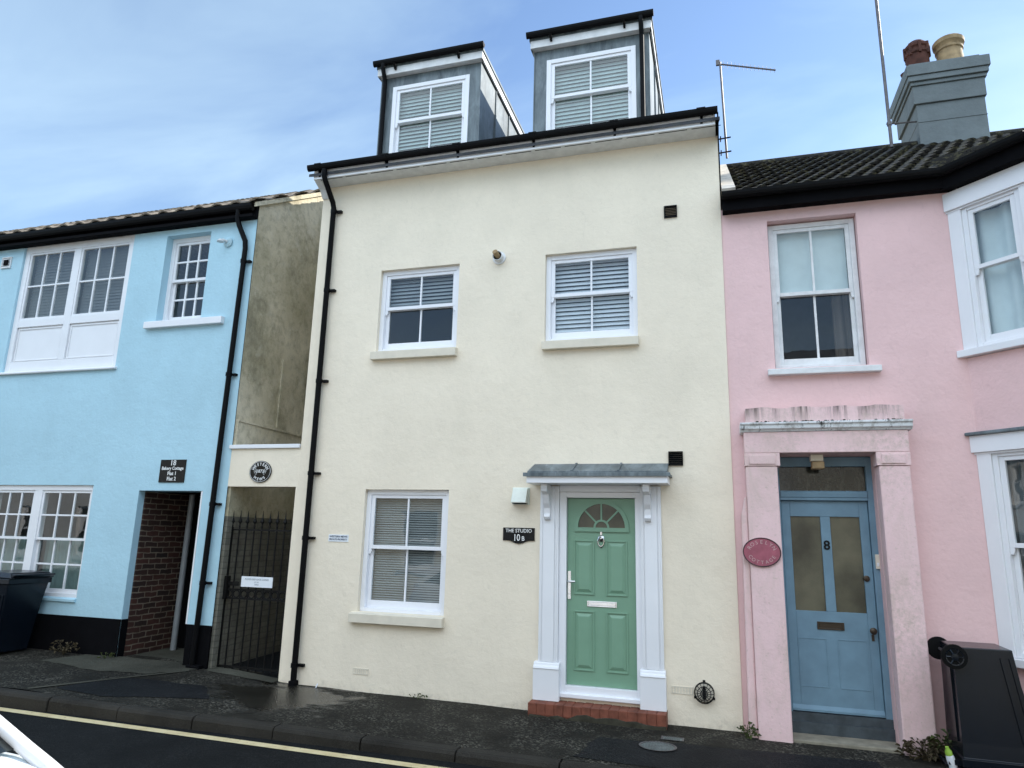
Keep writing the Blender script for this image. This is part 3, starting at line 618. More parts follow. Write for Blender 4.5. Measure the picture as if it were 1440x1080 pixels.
for s_, (pl0, pl1, sh0, sh1) in enumerate(((-2.008, -1.722, -1.968, -1.752), (-.868, -.606, -.845, -.624))):
    m = MB(); m.box(pl0, pl1, -.10, -.001, .135, .452); m.prismx([(-.108, .455), (-.10, .475), (-.085, .485), (-.08, .505), (-.064, .515), (-.001, .515), (-.001, .453), (-.108, .453)], pl0 + .002, pl1 - .002)
    m.box(sh0, sh1, -.045, -.001, .516, 2.40); m.box(sh0 + .045, sh1 - .045, -.062, -.0455, .517, 2.399); m.box(sh0 + .018, sh0 + .032, -.052, -.0455, .517, 2.399); m.box(sh1 - .032, sh1 - .018, -.052, -.0455, .517, 2.399)
    m.build('pilaster', 'white', cream, bevel=.004)
cp = MB(); cp.box(-2.055, -.525, -.345, -.002, 2.412, 2.495)
canopy = cp.build('door_canopy', 'white', cream, bevel=.004)
m = MB(); m.add([(-2.06, -.30, 2.545), (-.53, -.30, 2.545), (-.535, -.003, 2.655), (-2.055, -.003, 2.655), (-2.06, -.30, 2.52), (-.53, -.30, 2.52), (-.535, -.003, 2.52), (-2.055, -.003, 2.52)], [(0, 1, 2, 3), (0, 4, 5, 1), (1, 5, 6, 2), (3, 7, 4, 0), (4, 7, 6, 5)])
m.box(-2.088, -.497, -.365, -.002, 2.497, 2.52); m.box(-2.09, -.495, -.372, -.365, 2.482, 2.524)
for x in (-1.56, -1.05): m.prismx([(-.302, 2.546), (-.005, 2.656), (-.005, 2.668), (-.302, 2.556)], x - .012, x + .012)
m.build('lead_roof', 'lead', canopy, bevel=.003)
for x in (-1.875, -.76):
    prof = [(-.001, 2.41), (-.26, 2.41), (-.275, 2.37), (-.26, 2.33), (-.215, 2.315), (-.175, 2.30), (-.165, 2.26), (-.14, 2.20), (-.105, 2.15), (-.10, 2.09), (-.118, 2.055), (-.10, 2.025), (-.066, 2.02), (-.062, 2.02), (-.001, 2.02)]
    MB().prismx(prof, x - .034, x + .034).build('bracket', 'white', canopy, bevel=.003)
m = MB(); n = 15
for i in range(n):
    x = -2.025 + i * 1.425 / n; m.box(x + .003, x + 1.425 / n - .003, -.235 + random.uniform(-.003, .003), -.001, .02, .133 + random.uniform(-.002, .002))
m.box(-2.02, -.602, -.228, -.003, -.1, .127); step = m.build('brick_step', 'stepbrick', cream, bevel=.005)
m = MB(); q = random.Random(9); pf = [(-2.0 + i * .1, .02 + .03 * q.random() - .012 + .03 * (1 if 4 < i < 12 else 0)) for i in range(15)]
m.prismy(pf + [(-.6, -.1), (-2.0, -.1)], -.262, -.236); m.build('cement_footing', 'mossy', step)
# fittings on the cream wall
def vent(parent, x, z, w_, h_, mat='black', name='wall_vent'):
    m = MB(); m.frame(x - w_ / 2, x + w_ / 2, z - h_ / 2, z + h_ / 2, -.022, -.001, .014, .014, .014, .014)
    k = 6
    for i in range(k):
        zz = z - h_ / 2 + .016 + (h_ - .032) * i / k; m.add([(x - w_ / 2 + .014, -.018, zz), (x + w_ / 2 - .014, -.018, zz), (x + w_ / 2 - .014, -.003, zz + (h_ - .03) / k), (x - w_ / 2 + .014, -.003, zz + (h_ - .03) / k)], [(0, 1, 2, 3)])
    return m.build(name, mat, parent)
vent(cream, -.44, 5.64, .15, .15); vent(cream, -.455, 2.707, .155, .155)
m = MB(); m.lathe([(.085, 0), (.085, -.015), (.062, -.02), (.062, -.10), (.056, -.10), (.056, -.05)], (-2.56, 0, 5.255), 20, 'Y'); fl = m.build('flue', 'oldwhite', cream)
m = MB(); m.tube([(-2.56, -.03, 5.255), (-2.565, -.10, 5.262), (-2.575, -.155, 5.285)], .033, 12); m.build('flue_pipe', MT['buffpot'], fl)
m = MB(); m.lathe([(.055, -.045), (.055, -.06)], (-2.56, 0, 5.255), 16, 'Y'); m.build('flue_seal', 'dark', fl)
m = MB(); m.prismx([(0, 2.375), (-.05, 2.375), (-.13, 2.215), (-.13, 2.205), (0, 2.205)], -2.295, -2.12); m.box(-2.31, -2.105, -.018, -.001, 2.19, 2.385); cowl = m.build('extractor_cowl', plain('off_white_plastic', (.70, .74, .66), .4), cream, bevel=.004)
MB().box(-2.28, -2.135, -.122, -.005, 2.196, 2.204).build('cowl_mouth', 'dark', cowl)
def air_brick(x, z, w_=.2, h_=.07):
    m = MB(); m.frame(x - w_ / 2, x + w_ / 2, z - h_ / 2, z + h_ / 2, -.006, -.0005, .012, .012, .012, .012)
    for i in range(6):
        xx = x - w_ / 2 + .02 + i * (w_ - .04) / 6; m.box(xx + .004, xx + (w_ - .04) / 6 - .004, -.005, -.0005, z - h_ / 2 + .012, z + h_ / 2 - .012)
    m.build('air_brick', 'sill', cream)
air_brick(-4.115, .245); air_brick(-.45, .335, .215, .075)
gd = MB(); cxg, czg = -.233, .332
for rr_, yy in ((.096, -.01), (.096, -.06), (.066, -.085), (.034, -.096)):
    gd.tube([(cxg + rr_ * math.cos(2 * math.pi * k / 24), yy, czg + rr_ * math.sin(2 * math.pi * k / 24)) for k in range(25)], .0045, 6, cap=False)
for k in range(8):
    t = math.pi * k / 8
    gd.tube([(cxg + s_ * r_ * math.cos(t), yy, czg + s_ * r_ * math.sin(t)) for s_, r_, yy in ((-1, .096, -.005), (-1, .096, -.06), (-1, .066, -.085), (1, .0, -.10), (1, .066, -.085), (1, .096, -.06), (1, .096, -.005))], .003, 5)
for t in (90, 210, 330): gd.box(cxg + .105 * math.cos(R(t)) - .012, cxg + .105 * math.cos(R(t)) + .012, -.008, -.001, czg + .105 * math.sin(R(t)) - .012, czg + .105 * math.sin(R(t)) + .012)
fg = gd.build('flue_guard', 'iron', cream)
m = MB(); m.lathe([(.09, 0), (.09, -.004)], (cxg, -.001, czg), 24, 'Y'); m.build('flue_plate', 'sill', fg); m = MB(); m.box(cxg - .014, cxg + .014, -.07, -.006, czg - .06, czg + .06); m.build('flue_outlet', 'dark', fg)
# signs on the cream house
s = thing('house_sign', 'small black sign reading THE STUDIO 10B left of the green door', 'sign', (-2.225, -.02, 1.84))
hw = .187; top = 1.928; bt = 1.785
prof = [(-2.225 - hw, top), (-2.225 - hw, bt)] + [(-2.225 - hw + .05 + (2 * hw - .1) * k / 16, bt - .035 * (0.5 - 0.5 * math.cos(2 * math.pi * k / 16))) for k in range(17)] + [(-2.225 + hw, bt), (-2.225 + hw, top)]
MB().prismy(prof, -.016, -.001).build('board', 'signblack', s, bevel=.002)
m = MB(); m.add(*text_mesh('THE STUDIO', -2.225, 1.893, -.0165, .056, sx=.98, bold=.0006)); m.build('lettering', 'letter', s)
m = MB(); m.add(*text_mesh('10', -2.248, 1.815, -.0165, .105, sx=.8, bold=.0008)); m.add(*text_mesh('B', -2.172, 1.806, -.0165, .072, sx=.9, bold=.0008)); m.build('number', 'letter', s)
s = thing('street_notice', 'small white notice with two lines of dark print beside the black downpipe', 'sign', (-4.54, -.01, 1.76))
MB().box(-4.675, -4.40, -.008, -.001, 1.715, 1.80).build('board', 'signwhite', s)
m = MB(); m.add(*text_mesh('WESTERN MEWS', -4.538, 1.775, -.0085, .033, sx=1.0, bold=.0008)); m.add(*text_mesh('PRIVATE PROPERTY', -4.538, 1.741, -.0085, .030, sx=.95, bold=.0008)); m.build('lettering', 'print', s)
m = MB(); m.tube([(-4.66, -.02, .07), (-4.655, -.06, .03), (-4.62, -.10, .022), (-4.54, -.13, .022), (-4.46, -.10, .02)], .007, 8); tag(m.build('cable_loop', 'blind', base=(-4.6, -.05, .03)), 'loop of pale cable lying at the foot of the cream wall', 'cable')

# ---------------------------------------------------------------- gateway between the houses
gw = thing('gateway_wall', 'cream lintel wall with white coping bridging the passage between blue and cream houses', 'wall', (-5.75, 0, 0))
m = MB(); m.box(-6.262, -5.192, .002, .26, 2.385, 2.88); m.box(-5.215, -5.191, .004, .26, -.3, 2.384); m.build('lintel', 'cream', gw)
MB().box(-6.275, -5.195, -.028, .29, 2.882, 2.935).build('coping', 'white', gw, bevel=.006)
m = MB()
m.quad((-6.245, .25, .10), (-5.2, .25, .06), (-5.2, 9, .30), (-6.245, 9, .30)); m.quad((-6.245, -.02, .105), (-5.2, -.02, .05), (-5.2, .25, .06), (-6.245, .25, .10)); tag(m.build('alley_floor', 'patch'), kind='structure')
m = MB(); m.box(-6.25, -5.19, 7.5, 7.7, 0, 5.0); tag(m.build('alley_end_wall', 'wash', base=(-5.7, 7.5, 0)), 'limewashed wall closing the far end of the passage', 'wall')
gt = thing('iron_gate', 'black wrought iron gate with spear tops filling the narrow passage', 'gate', (-5.75, .12, .1))
GX0, GX1, GY = -6.215, -5.30, .14
m = MB(); m.box(GX0 - .02, GX0 + .012, GY - .016, GY + .016, .06, 1.86); m.box(GX1 - .012, GX1 + .02, GY - .016, GY + .016, .06, 1.86)
for z in (1.83, 1.075, .965, .14): m.box(GX0 + .012, GX1 - .012, GY - .012, GY + .012, z - .011, z + .011)
m.build('gate_frame', 'iron', gt)
for i in range(9):
    x = GX0 + (GX1 - GX0) * (i / 8.0 if i < 8 else 1); m = MB()
    m.tube([(x, GY, .10), (x, GY, 1.90)], .0105, 8)
    m.lathe([(.008, 1.86), (.016, 1.875), (.008, 1.89), (.01, 1.905), (.026, 1.935), (.010, 1.985), (.002, 2.08)], (x, GY, 0), 8)
    m.build('gate_bar', 'iron', gt)
m = MB()
for i in range(8):
    x = GX0 + (GX1 - GX0) * (i + .5) / 8; m.tube([(x + .046 * math.cos(2 * math.pi * k / 16), GY, 1.02 + .044 * math.sin(2 * math.pi * k / 16)) for k in range(17)], .0085, 6, cap=False)
m.build('ring_band', 'iron', gt)
m = MB(); m.box(GX0 - .05, GX0 + .04, GY - .05, GY + .03, .95, 1.24); m.box(GX0 + .04, GX0 + .20, GY - .014, GY - .008, 1.12, 1.17); m.build('lock_box', 'iron', gt, bevel=.004)
s = thing('gate_notice', 'white rectangular notice fixed to the bars of the iron gate', 'sign', (-5.72, .12, 1.17))
MB().box(-5.965, -5.50, .108, .118, 1.115, 1.245).build('board', 'signwhite', s)
m = MB(); m.add(*text_mesh('PLEASE KEEP GATE CLOSED', -5.732, 1.21, .1075, .029, bold=.0002)); m.add(*text_mesh('AT ALL', -5.732, 1.178, .1075, .022)); m.add(*text_mesh('TIMES', -5.732, 1.146, .1075, .026)); m.build('lettering', plain('faded_print', (.32, .36, .40), .6), s)
s = thing('oval_plaque', 'black oval plaque with raised white letters above the iron gate', 'plaque', (-5.757, 0, 2.575))
pc = (-5.757, 2.577); m = MB(); m.prismy(ellipse(*pc, .165, .142), -.018, .001); m.build('plate', 'signblack', s, bevel=.003)
m = MB(); pr_ = ellipse(*pc, .155, .132); m.tube([(a, -.018, b) for a, b in pr_ + pr_[:1]], .003, 5, cap=False)
arc_text(m, 'WESTERN', *pc, .115, .095, -.019, .052, 152, 28, True, .0008); arc_text(m, 'MEWS', *pc, .110, .100, -.019, .052, 232, 308, False, .0008)
m.add(*text_mesh('1872', pc[0], pc[1] + .004, -.019, .058, bold=.0004))
for sx_ in (-1, 1):
    for k in range(3): m.tube([(pc[0] + sx_ * (.068 + .02 * math.cos(t_) + k * .006), -.019, pc[1] + .02 * math.sin(t_) - .02 + k * .02) for t_ in [i * .7 for i in range(8)]], .0022, 5)
m.build('lettering', 'letter', s)

# ---------------------------------------------------------------- blue house
BX0, BX1 = -14.0, -6.25
blue = thing('blue_house', 'pale blue rendered house on the left with black plinth and panelled loft window', 'house', (-9, 0, 0))
ALC = (-7.69, -6.63, -.4, 2.325, .34)
H = [(-10.66, -8.44, 4.13, 6.40, .12), (-7.82, -7.03, 4.765, 6.11, .2), (-10.42, -8.50, .82, 2.395, .16), ALC, (-13.2, -12.2, .82, 2.395, .16)]
m = MB(); wall_grid(m, BX0, BX1, -.45, 6.45, 0, H)
m.poly([(BX0, 0, -.45), (BX0, 7.0, -.45), (BX0, 7, 6.45), (BX0, 3.5, 8.62), (BX0, 0, 6.45)]); m.quad((BX0, 7, -.45), (BX1, 7, -.45), (BX1, 7, 6.45), (BX0, 7, 6.45)); m.build('wall', 'blue', blue)
BP = R(31.6); pitch = math.tan(BP); bz = lambda y: 6.43 + pitch * (y + .1)
m = MB(); m.poly([(BX1, .012, 2.0), (BX1, 7, 2.0), (BX1, 7, 6.5), (BX1, 3.5, bz(3.5) - .06), (BX1, .012, bz(0.012) - .05)])
m.box(BX1, BX1 + .035, .03, 7, 2.0, 3.26); m.box(BX1 + .001, BX1 + .05, .03, 7, 3.262, 3.29); m.box(BX1 + .001, BX1 + .022, .9, .96, 3.3, 4.35)
m.build('gable_wall', 'gable', blue)
m = MB(); m.quad((BX1 + .002, .012, -.3), (BX1 + .002, 7, -.3), (BX1 + .002, 7, 2.0), (BX1 + .002, .012, 2.0)); m.box(BX1 + .003, BX1 + .037, .03, 7.0, -.3, 1.998); m.build('passage_side_wall', 'wash', blue)
m = MB()
for a, b in ((BX0, -7.684), (-6.62, BX1 + .004)): m.box(a, b, -.016, -.001, -.4, .63)
m.box(-7.688, -7.672, .0, .108, -.4, .628)
m.build('plinth', 'blackpaint', blue, bevel=.006)
# alcove
m = MB(); m.quad((-7.70, .345, -.3), (-7.70, 1.9, -.3), (-7.70, 1.9, 2.4), (-7.70, .345, 2.4)); m.box(-7.70, -7.668, .11, .965, -.3, 2.32); m.build('passage_brick_wall', 'brick', blue)
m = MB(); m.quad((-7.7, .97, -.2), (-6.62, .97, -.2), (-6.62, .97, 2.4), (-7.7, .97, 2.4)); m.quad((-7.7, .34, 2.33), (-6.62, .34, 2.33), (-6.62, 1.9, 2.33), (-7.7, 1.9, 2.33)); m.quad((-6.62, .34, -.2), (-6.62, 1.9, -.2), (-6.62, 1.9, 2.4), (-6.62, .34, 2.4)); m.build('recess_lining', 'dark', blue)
m = MB(); m.quad((-7.68, .2, .15), (-6.62, .2, .13), (-6.62, 1.9, .14), (-7.68, 1.9, .16)); tag(m.build('recess_floor', 'slab'), kind='structure')
MB().tube([(-7.50, .80, .12), (-7.49, .80, 2.32)], .042, 12).build('drain_pipe', 'greypipe', blue)
MB().box(-6.655, -6.632, -.004, .33, .63, 2.32).build('recess_jamb', MT['white'], blue)
# eaves
MB().box(BX0, -6.245, -.045, -.002, 6.205, 6.42).build('fascia', 'blackpaint', blue)
MB().box(BX0, -6.245, -.13, -.046, 6.205, 6.245).build('soffit', 'blackpaint', blue)
gutter(blue, BX0, -6.27, -.046, 6.40, r=.062, br=False)
def tiled(x0, x1, y0, z0, pitch_t, length, course=.30, tw=.30, amp=.022, step=.028, k=8):
    mb = MB(); mb.sm = True; cs, sn = math.cos(pitch_t), math.sin(pitch_t); q = random.Random(5)
    nc = int(length / course) + 1; nx = int((x1 - x0) / tw * k)
    for r_ in range(nc):
        s0, s1 = r_ * course, min((r_ + 1) * course + .03, length); off = (tw / 2 if r_ % 2 else 0)
        if s1 - s0 < .05: continue
        vs = []
        for i in range(nx + 1):
            x = x0 + (x1 - x0) * i / nx; ph = ((x - x0 + off) / tw) % 1.0
            h = amp * (math.sin(math.pi * ph / .62) if ph < .62 else -.25)
            j = .005 * math.sin(37.7 * int((x - x0 + off) / tw) + r_ * 91.3)
            for s_, hh in ((s0 + j, h + step + j), (s1, h + .002), (s0 + j, h + step - .022)):
                vs.append((x, y0 + s_ * cs - hh * sn, z0 + s_ * sn + hh * cs))
        mb.add(vs, [(3 * i, 3 * i + 3, 3 * i + 4, 3 * i + 1) for i in range(nx)] + [(3 * i, 3 * i + 2, 3 * i + 5, 3 * i + 3) for i in range(nx)])
    return mb
t_ = tiled(BX0, -6.20, -.135, 6.40, BP, 4.29, .30, .32, .03, .03, 8)
yr_, zr_ = 3.5, 6.40 + pitch * 3.635
t_.quad((BX0, yr_, zr_), (-6.20, yr_, zr_), (-6.20, 7.2, 6.40), (BX0, 7.2, 6.40)); t_.build('roof', 'bluetile', blue)
m = MB(); m.add([(-6.249, -.1, 6.36), (-6.249, 3.5, bz(3.5) - .08), (-6.249, 3.5, bz(3.5) + .0), (-6.249, -.1, 6.43), (-6.205, -.1, 6.36), (-6.205, 3.5, bz(3.5) - .08), (-6.205, 3.5, bz(3.5)), (-6.205, -.1, 6.43)], [(0, 1, 2, 3), (4, 7, 6, 5), (0, 4, 5, 1), (0, 3, 7, 4), (3, 2, 6, 7)]); m.build('verge_mortar', 'gable', blue)
dp = MB().tube([(-6.50, -.115, 6.34), (-6.50, -.115, 6.20), (-6.48, -.09, 6.10), (-6.37, -.06, 5.86), (-6.355, -.06, 5.74), (-6.395, -.06, 3.0), (-6.432, -.06, .08)], .036, 12).build('downpipe', 'black', blue)
for x, z in ((-6.36, 5.55), (-6.385, 3.9), (-6.405, 2.15), (-6.415, 1.15)):
    m = MB(); m.lathe([(.043, -.025), (.043, .025)], (x, -.06, z), 12); m.box(x + .035, x + .10, -.05, -.002, z - .015, z + .015); m.build('pipe_clip', 'black', dp)
MB().box(-6.50, -6.30, -.10, -.017, -.02, .16).build('pipe_shoe', 'blackpaint', dp, bevel=.01)
# panelled loft window
m = MB(); y = .035
m.frame(-10.66, -8.44, 4.13, 6.40, y, y + .08, .10, .10, .29, .16); m.box(-9.62, -9.50, y + .001, y + .079, 4.29, 6.11)
for a, b in ((-10.56, -9.62), (-9.50, -8.54)):
    m.box(a, b, y + .002, y + .078, 4.86, 4.985); m.box(a, b, y + .03, y + .06, 4.29, 4.86); m.frame(a + .02, b - .02, 4.31, 4.84, y + .018, y + .03, .022, .022, .022, .022)
lw = m.build('panelled_window', 'white', blue, bevel=.005)
for a, b in ((-10.56, -9.62), (-9.50, -8.54)):
    gb = MB(); gb.frame(a, b, 4.985, 6.11, y + .012, y + .06, .035, .035, .03, .03); a2, b2 = a + .035, b - .035
    for k in (1, 2): xx = a2 + (b2 - a2) * k / 3; gb.box(xx - .013, xx + .013, y + .02, y + .05, 5.015, 6.08)
    for k in range(3): gb.box(a2 + (b2 - a2) * k / 3 + (.013 if k else 0), a2 + (b2 - a2) * (k + 1) / 3 - (.013 if k < 2 else 0), y + .021, y + .049, 5.535, 5.561)
    gb.build('casement', 'white', lw, bevel=.003)
    MB().quad((a2, y + .036, 5.01), (b2, y + .036, 5.01), (b2, y + .036, 6.085), (a2, y + .036, 6.085)).build('pane', 'glass', lw)
    sh = MB(); slats(sh, a2, b2, 5.0, 6.1, y + .11, .05, .058, R(72)); sh.build('shutter', 'greyblind', lw)
m = MB(); m.prismx([(-.05, 4.08), (-.05, 4.115), (.035, 4.14), (.11, 4.14), (.11, 4.08)], -10.72, -8.40); m.build('sill', 'white', lw, bevel=.012)
# small sash window
sw_ = sash_window(blue, -7.82, -7.03, 4.765, 6.11, .12, 5.435, 3, (2, 2), 'white', .07, .04, .07, .028, horn=False)
m = MB(); drape(m, -7.25, -7.06, 4.83, 5.42, .30, 2, .02); m.build('curtain', 'beige', sw_)
MB().prismx([(-.07, 4.655), (-.07, 4.755), (.12, 4.77), (.12, 4.655)], -7.965, -6.615).build('sill', 'white', sw_, bevel=.006)
# ground floor paired sash
bw = MB().frame(-10.42, -8.50, .82, 2.395, .03, .15, .05, .05, .075, .09); bw.box(-9.60, -9.46, .031, .149, .91, 2.32); bwo = bw.build('paired_window', 'white', blue, bevel=.004)
for a, b in ((-10.37, -9.60), (-9.46, -8.55)):
    for (c, d, yy, nm) in ((1.62, 2.32, .045, 'upper_sash'), (.91, 1.655, .085, 'lower_sash')):
        sb = MB(); sb.frame(a, b, c, d, yy, yy + .035, .035, .035, .035, .05 if nm == 'lower_sash' else .035)
        q0, q1 = c + (.05 if nm == 'lower_sash' else .035), d - .035; a2, b2 = a + .035, b - .035
        for k in (1, 2): xx = a2 + (b2 - a2) * k / 3; sb.box(xx - .012, xx + .012, yy + .004, yy + .03, q0, q1)
        zz = (q0 + q1) / 2
        for k in range(3): sb.box(a2 + (b2 - a2) * k / 3 + (.012 if k else 0), a2 + (b2 - a2) * (k + 1) / 3 - (.012 if k < 2 else 0), yy + .005, yy + .029, zz - .012, zz + .012)
        sb.build(nm, 'white', bwo, bevel=.002)
        MB().quad((a2, yy + .018, q0), (b2, yy + .018, q0), (b2, yy + .018, q1), (a2, yy + .018, q1)).build('pane', 'glass', bwo)
m = MB(); drape(m, -8.76, -8.56, .9, 2.35, .25, 2, .02); m.build('curtain', 'beige', bwo)
m = MB(); drape(m, -10.36, -9.62, .9, 1.66, .22, 7, .012); m.build('half_net', MT['greennet'], bwo); m = MB(); drape(m, -9.45, -8.56, .9, 1.66, .22, 8, .012); m.build('half_net', MT['greennet'], bwo)
MB().prismx([(-.03, .81), (-.03, .84), (.03, .86), (.03, .79)], -10.42, -8.50).build('sill', 'blue', bwo)
sash_window(blue, -13.2, -12.2, .82, 2.395, .05, mat='white')
m = MB(); m.quad((BX0, 2.6, .1), (BX1 - .02, 2.6, .1), (BX1 - .02, 2.6, 6.4), (BX0, 2.6, 6.4)); m.quad((BX0, .25, 3.2), (BX1 - .02, .25, 3.2), (BX1 - .02, 6.9, 3.2), (BX0, 6.9, 3.2)); m.build('room_lining', 'curtain', blue)
vent(blue, -10.99, 5.978, .20, .19, 'oldwhite')
MB().box(-11.04, -10.94, -.0245, -.0225, 5.93, 6.025).build('vent_grille', 'dark', blue)
s = thing('wall_light', 'small pale bulkhead light high on the blue wall beside the downpipe', 'wall light', (-6.72, 0, 5.9))
m = MB(); m.lathe([(.075, 0), (.075, -.02), (.06, -.03)], (-6.70, -.001, 5.895), 18, 'Y'); m.build('base', 'blue', s)
m = MB(); m.tube([(-6.715, -.03, 5.90), (-6.73, -.09, 5.90), (-6.735, -.12, 5.875)], .022, 10); m.lathe([(.02, .03), (.05, 0), (.048, -.01)], (-6.735, -.13, 5.865), 14); m.build('lamp_head', 'oldwhite', s)
s = thing('flat_sign', 'square black sign reading 18 Bakery Cottage Flat 1 Flat 2 on the blue wall', 'sign', (-7.16, 0, 2.59))
MB().box(-7.375, -6.955, -.014, -.001, 2.435, 2.745).build('board', 'signblack', s, bevel=.002)
m = MB(); bx = -7.163
for tx, z, sz, k in (('18', 2.698, .10, 1.0), ('Bakery Cottage', 2.625, .062, .92), ('Flat 1', 2.555, .068, 1.0), ('Flat 2', 2.483, .068, 1.0)): m.add(*text_mesh(tx, bx, z, -.0145, sz, sx=k, bold=.0014))
m.build('lettering', 'letter', s)

# ---------------------------------------------------------------- pink house
pink = thing('pink_house', 'pink rendered house on the right with blue door, stuccoed porch and canted bay', 'house', (2.5, 0, 0))
PX0, PX1 = .131, 6.2
BAYX0, BAYX1, BD = 2.45, 4.75, .55
m = MB(); H = [(.626, 1.548, 3.68, 5.405, .2), (.575, 1.51, -.4, 2.735, .3), (BAYX0, BAYX1, -.4, 5.40)]
wall_grid(m, PX0, PX1, -.45, 5.60, .012, [H[0], H[1]] + [H[2] + (.001,)])
for x in (PX0 + .02, PX1): m.poly([(x, .012, -.45), (x, 6.2, -.45), (x, 6.2, 5.6), (x, 3.1, 7.75), (x, .012, 5.6)])
m.quad((PX0, 6.2, -.45), (PX1, 6.2, -.45), (PX1, 6.2, 5.6), (PX0, 6.2, 5.6)); m.build('wall', 'pink', pink)
m = MB(); m.quad((PX0 + .03, 2.4, 0), (PX1, 2.4, 0), (PX1, 2.4, 5.6), (PX0 + .03, 2.4, 5.6)); m.quad((PX0 + .03, .3, 2.95), (PX1, .3, 2.95), (PX1, 6, 2.95), (PX0 + .03, 6, 2.95)); m.build('room_lining', 'curtain', pink)
pitp = R(33)
t_ = tiled(PX0 + .17, PX1, -.17, 5.70, pitp, 3.90, .24, .165, .020, .024, 7)
yr_ = -.17 + 3.9 * math.cos(pitp); zr_ = 5.70 + 3.9 * math.sin(pitp)
t_.quad((PX0 + .02, yr_, zr_), (PX1, yr_, zr_), (PX1, 6.4, 5.6), (PX0 + .02, 6.4, 5.6)); roof = t_.build('roof', 'tile', pink)
m = MB(); m.tube([(PX0 + .17, yr_ + .02, zr_ + .0), (PX1, yr_ + .02, zr_ + .0)], .085, 10); m.build('ridge_tile', 'tile', roof)
cs, sn = math.cos(pitp), math.sin(pitp)
m = MB(); pA = lambda s_, h: (-.17 + s_ * cs - h * sn, 5.70 + s_ * sn + h * cs)
a, b, c, d = pA(-.04, .075), pA(3.9, .075), pA(3.9, -.05), pA(-.04, -.05); m.prismx([a, b, c, d], PX0 + .018, PX0 + .165); m.build('mortar_fillet', plain('pale_mortar', (.50, .47, .42), .9, .2, var=.25, nscale=8, bump=.4, bscale=30), roof)
MB().box(PX0 + .016, BAYX0 + .06, -.135, -.11, 5.52, 5.70).build('fascia', 'blackpaint', pink)
MB().box(PX0 + .016, BAYX0 + .06, -.109, .008, 5.53, 5.56).build('soffit', 'blackpaint', pink)
gutter(pink, PX0 + .018, BAYX0 + .10, -.136, 5.715, r=.048, br=False)
# first floor window
pw = sash_window(pink, .636, 1.54, 3.69, 5.39, .115, 4.555, 2, (1, 1), 'oldwhite', .055, .042, .08, .024)
MB().box(.73, 1.45, .225, .23, 4.60, 5.34).build('roller_blind', 'net', pw)
m = MB(); drape(m, 1.28, 1.47, 3.75, 4.58, .32, 2, .02, .03); m.build('curtain', plain('brown_curtain', (.10, .08, .07), .9), pw)
MB().prismx([(-.07, 3.592), (-.07, 3.655), (.10, 3.685), (.10, 3.592)], .545, 1.65).build('sill', 'oldwhite', pw, bevel=.006)
# porch
po = MB(); PY = -.19
po.box(.262, .572, PY, .010, -.3, 2.60); po.prismy([(.175, -.3), (.2615, -.3), (.2615, 2.30), (.235, 2.27), (.20, 2.1), (.19, 1.2)], PY + .035, .010); po.box(1.512, 1.79, PY, .010, -.3, 2.60)
porch = po.build('porch', 'porch', pink, bevel=.012)
for a, b in ((.255, .60), (1.495, 1.80)):
    m = MB(); m.prismx([(PY - .008, 2.602), (PY - .008, 2.735), (.01, 2.735), (.01, 2.602)], a, b); m.box(a + .045, b - .045, PY - .018, PY - .009, 2.62, 2.715); m.build('capital', 'porch', porch, bevel=.008)
MB().box(.258, 1.80, PY - .004, .010, 2.737, 2.955).build('frieze', 'porch', porch, bevel=.006)
m = MB(); m.prismx([(.01, 2.957), (PY - .012, 2.957), (PY - .02, 2.972), (PY - .045, 2.985), (PY - .05, 3.02), (PY - .065, 3.03), (PY - .065, 3.05), (.01, 3.06)], .225, 1.84); m.build('cornice', 'grimywhite', porch, bevel=.004)
q = random.Random(4); xs = [.285 + i * .05 for i in range(31)]
m = MB(); pr_ = [(x, 3.215 + .006 * math.sin(x * 17) - .008 * q.random()) for x in xs]; m.prismy(pr_ + [(xs[-1], 3.062), (.285, 3.062)], PY + .01, .010); m.build('parapet', 'porch', porch)
m = MB(); q = random.Random(8)
for i in range(60):
    x = .35 + 1.4 * q.random(); r_ = .006 + .012 * q.random() ** 2; m.lathe([(r_ * .3, -.002), (r_, .002), (r_ * .7, r_ * .5), (r_ * .2, r_ * .7)], (x, PY - .03 - .02 * q.random(), 3.054), 7)
m.build('moss', 'mossy', porch)
# blue front door
m = MB(); m.frame(.56, 1.525, .06, 2.73, .165, .255, .05, .072, .10, .02); m.box(.61, 1.453, .160, .25, 2.275, 2.375); m.prismx([(.150, 2.345), (.150, 2.362), (.162, 2.372), (.162, 2.30), (.152, 2.31)], .612, 1.45); pdf = m.build('door_frame', 'bluedoor', pink, bevel=.004)
MB().quad((.61, .215, 2.375), (1.453, .215, 2.375), (1.453, .215, 2.63), (.61, .215, 2.63)).build('transom_glass', 'grime', pdf)
y = .20
m = MB(); DX0, DX1, DZ0, DZ1 = .614, 1.449, .20, 2.27
GP = ((.705, .985, 1.17, 2.10), (1.09, 1.36, 1.17, 2.10))
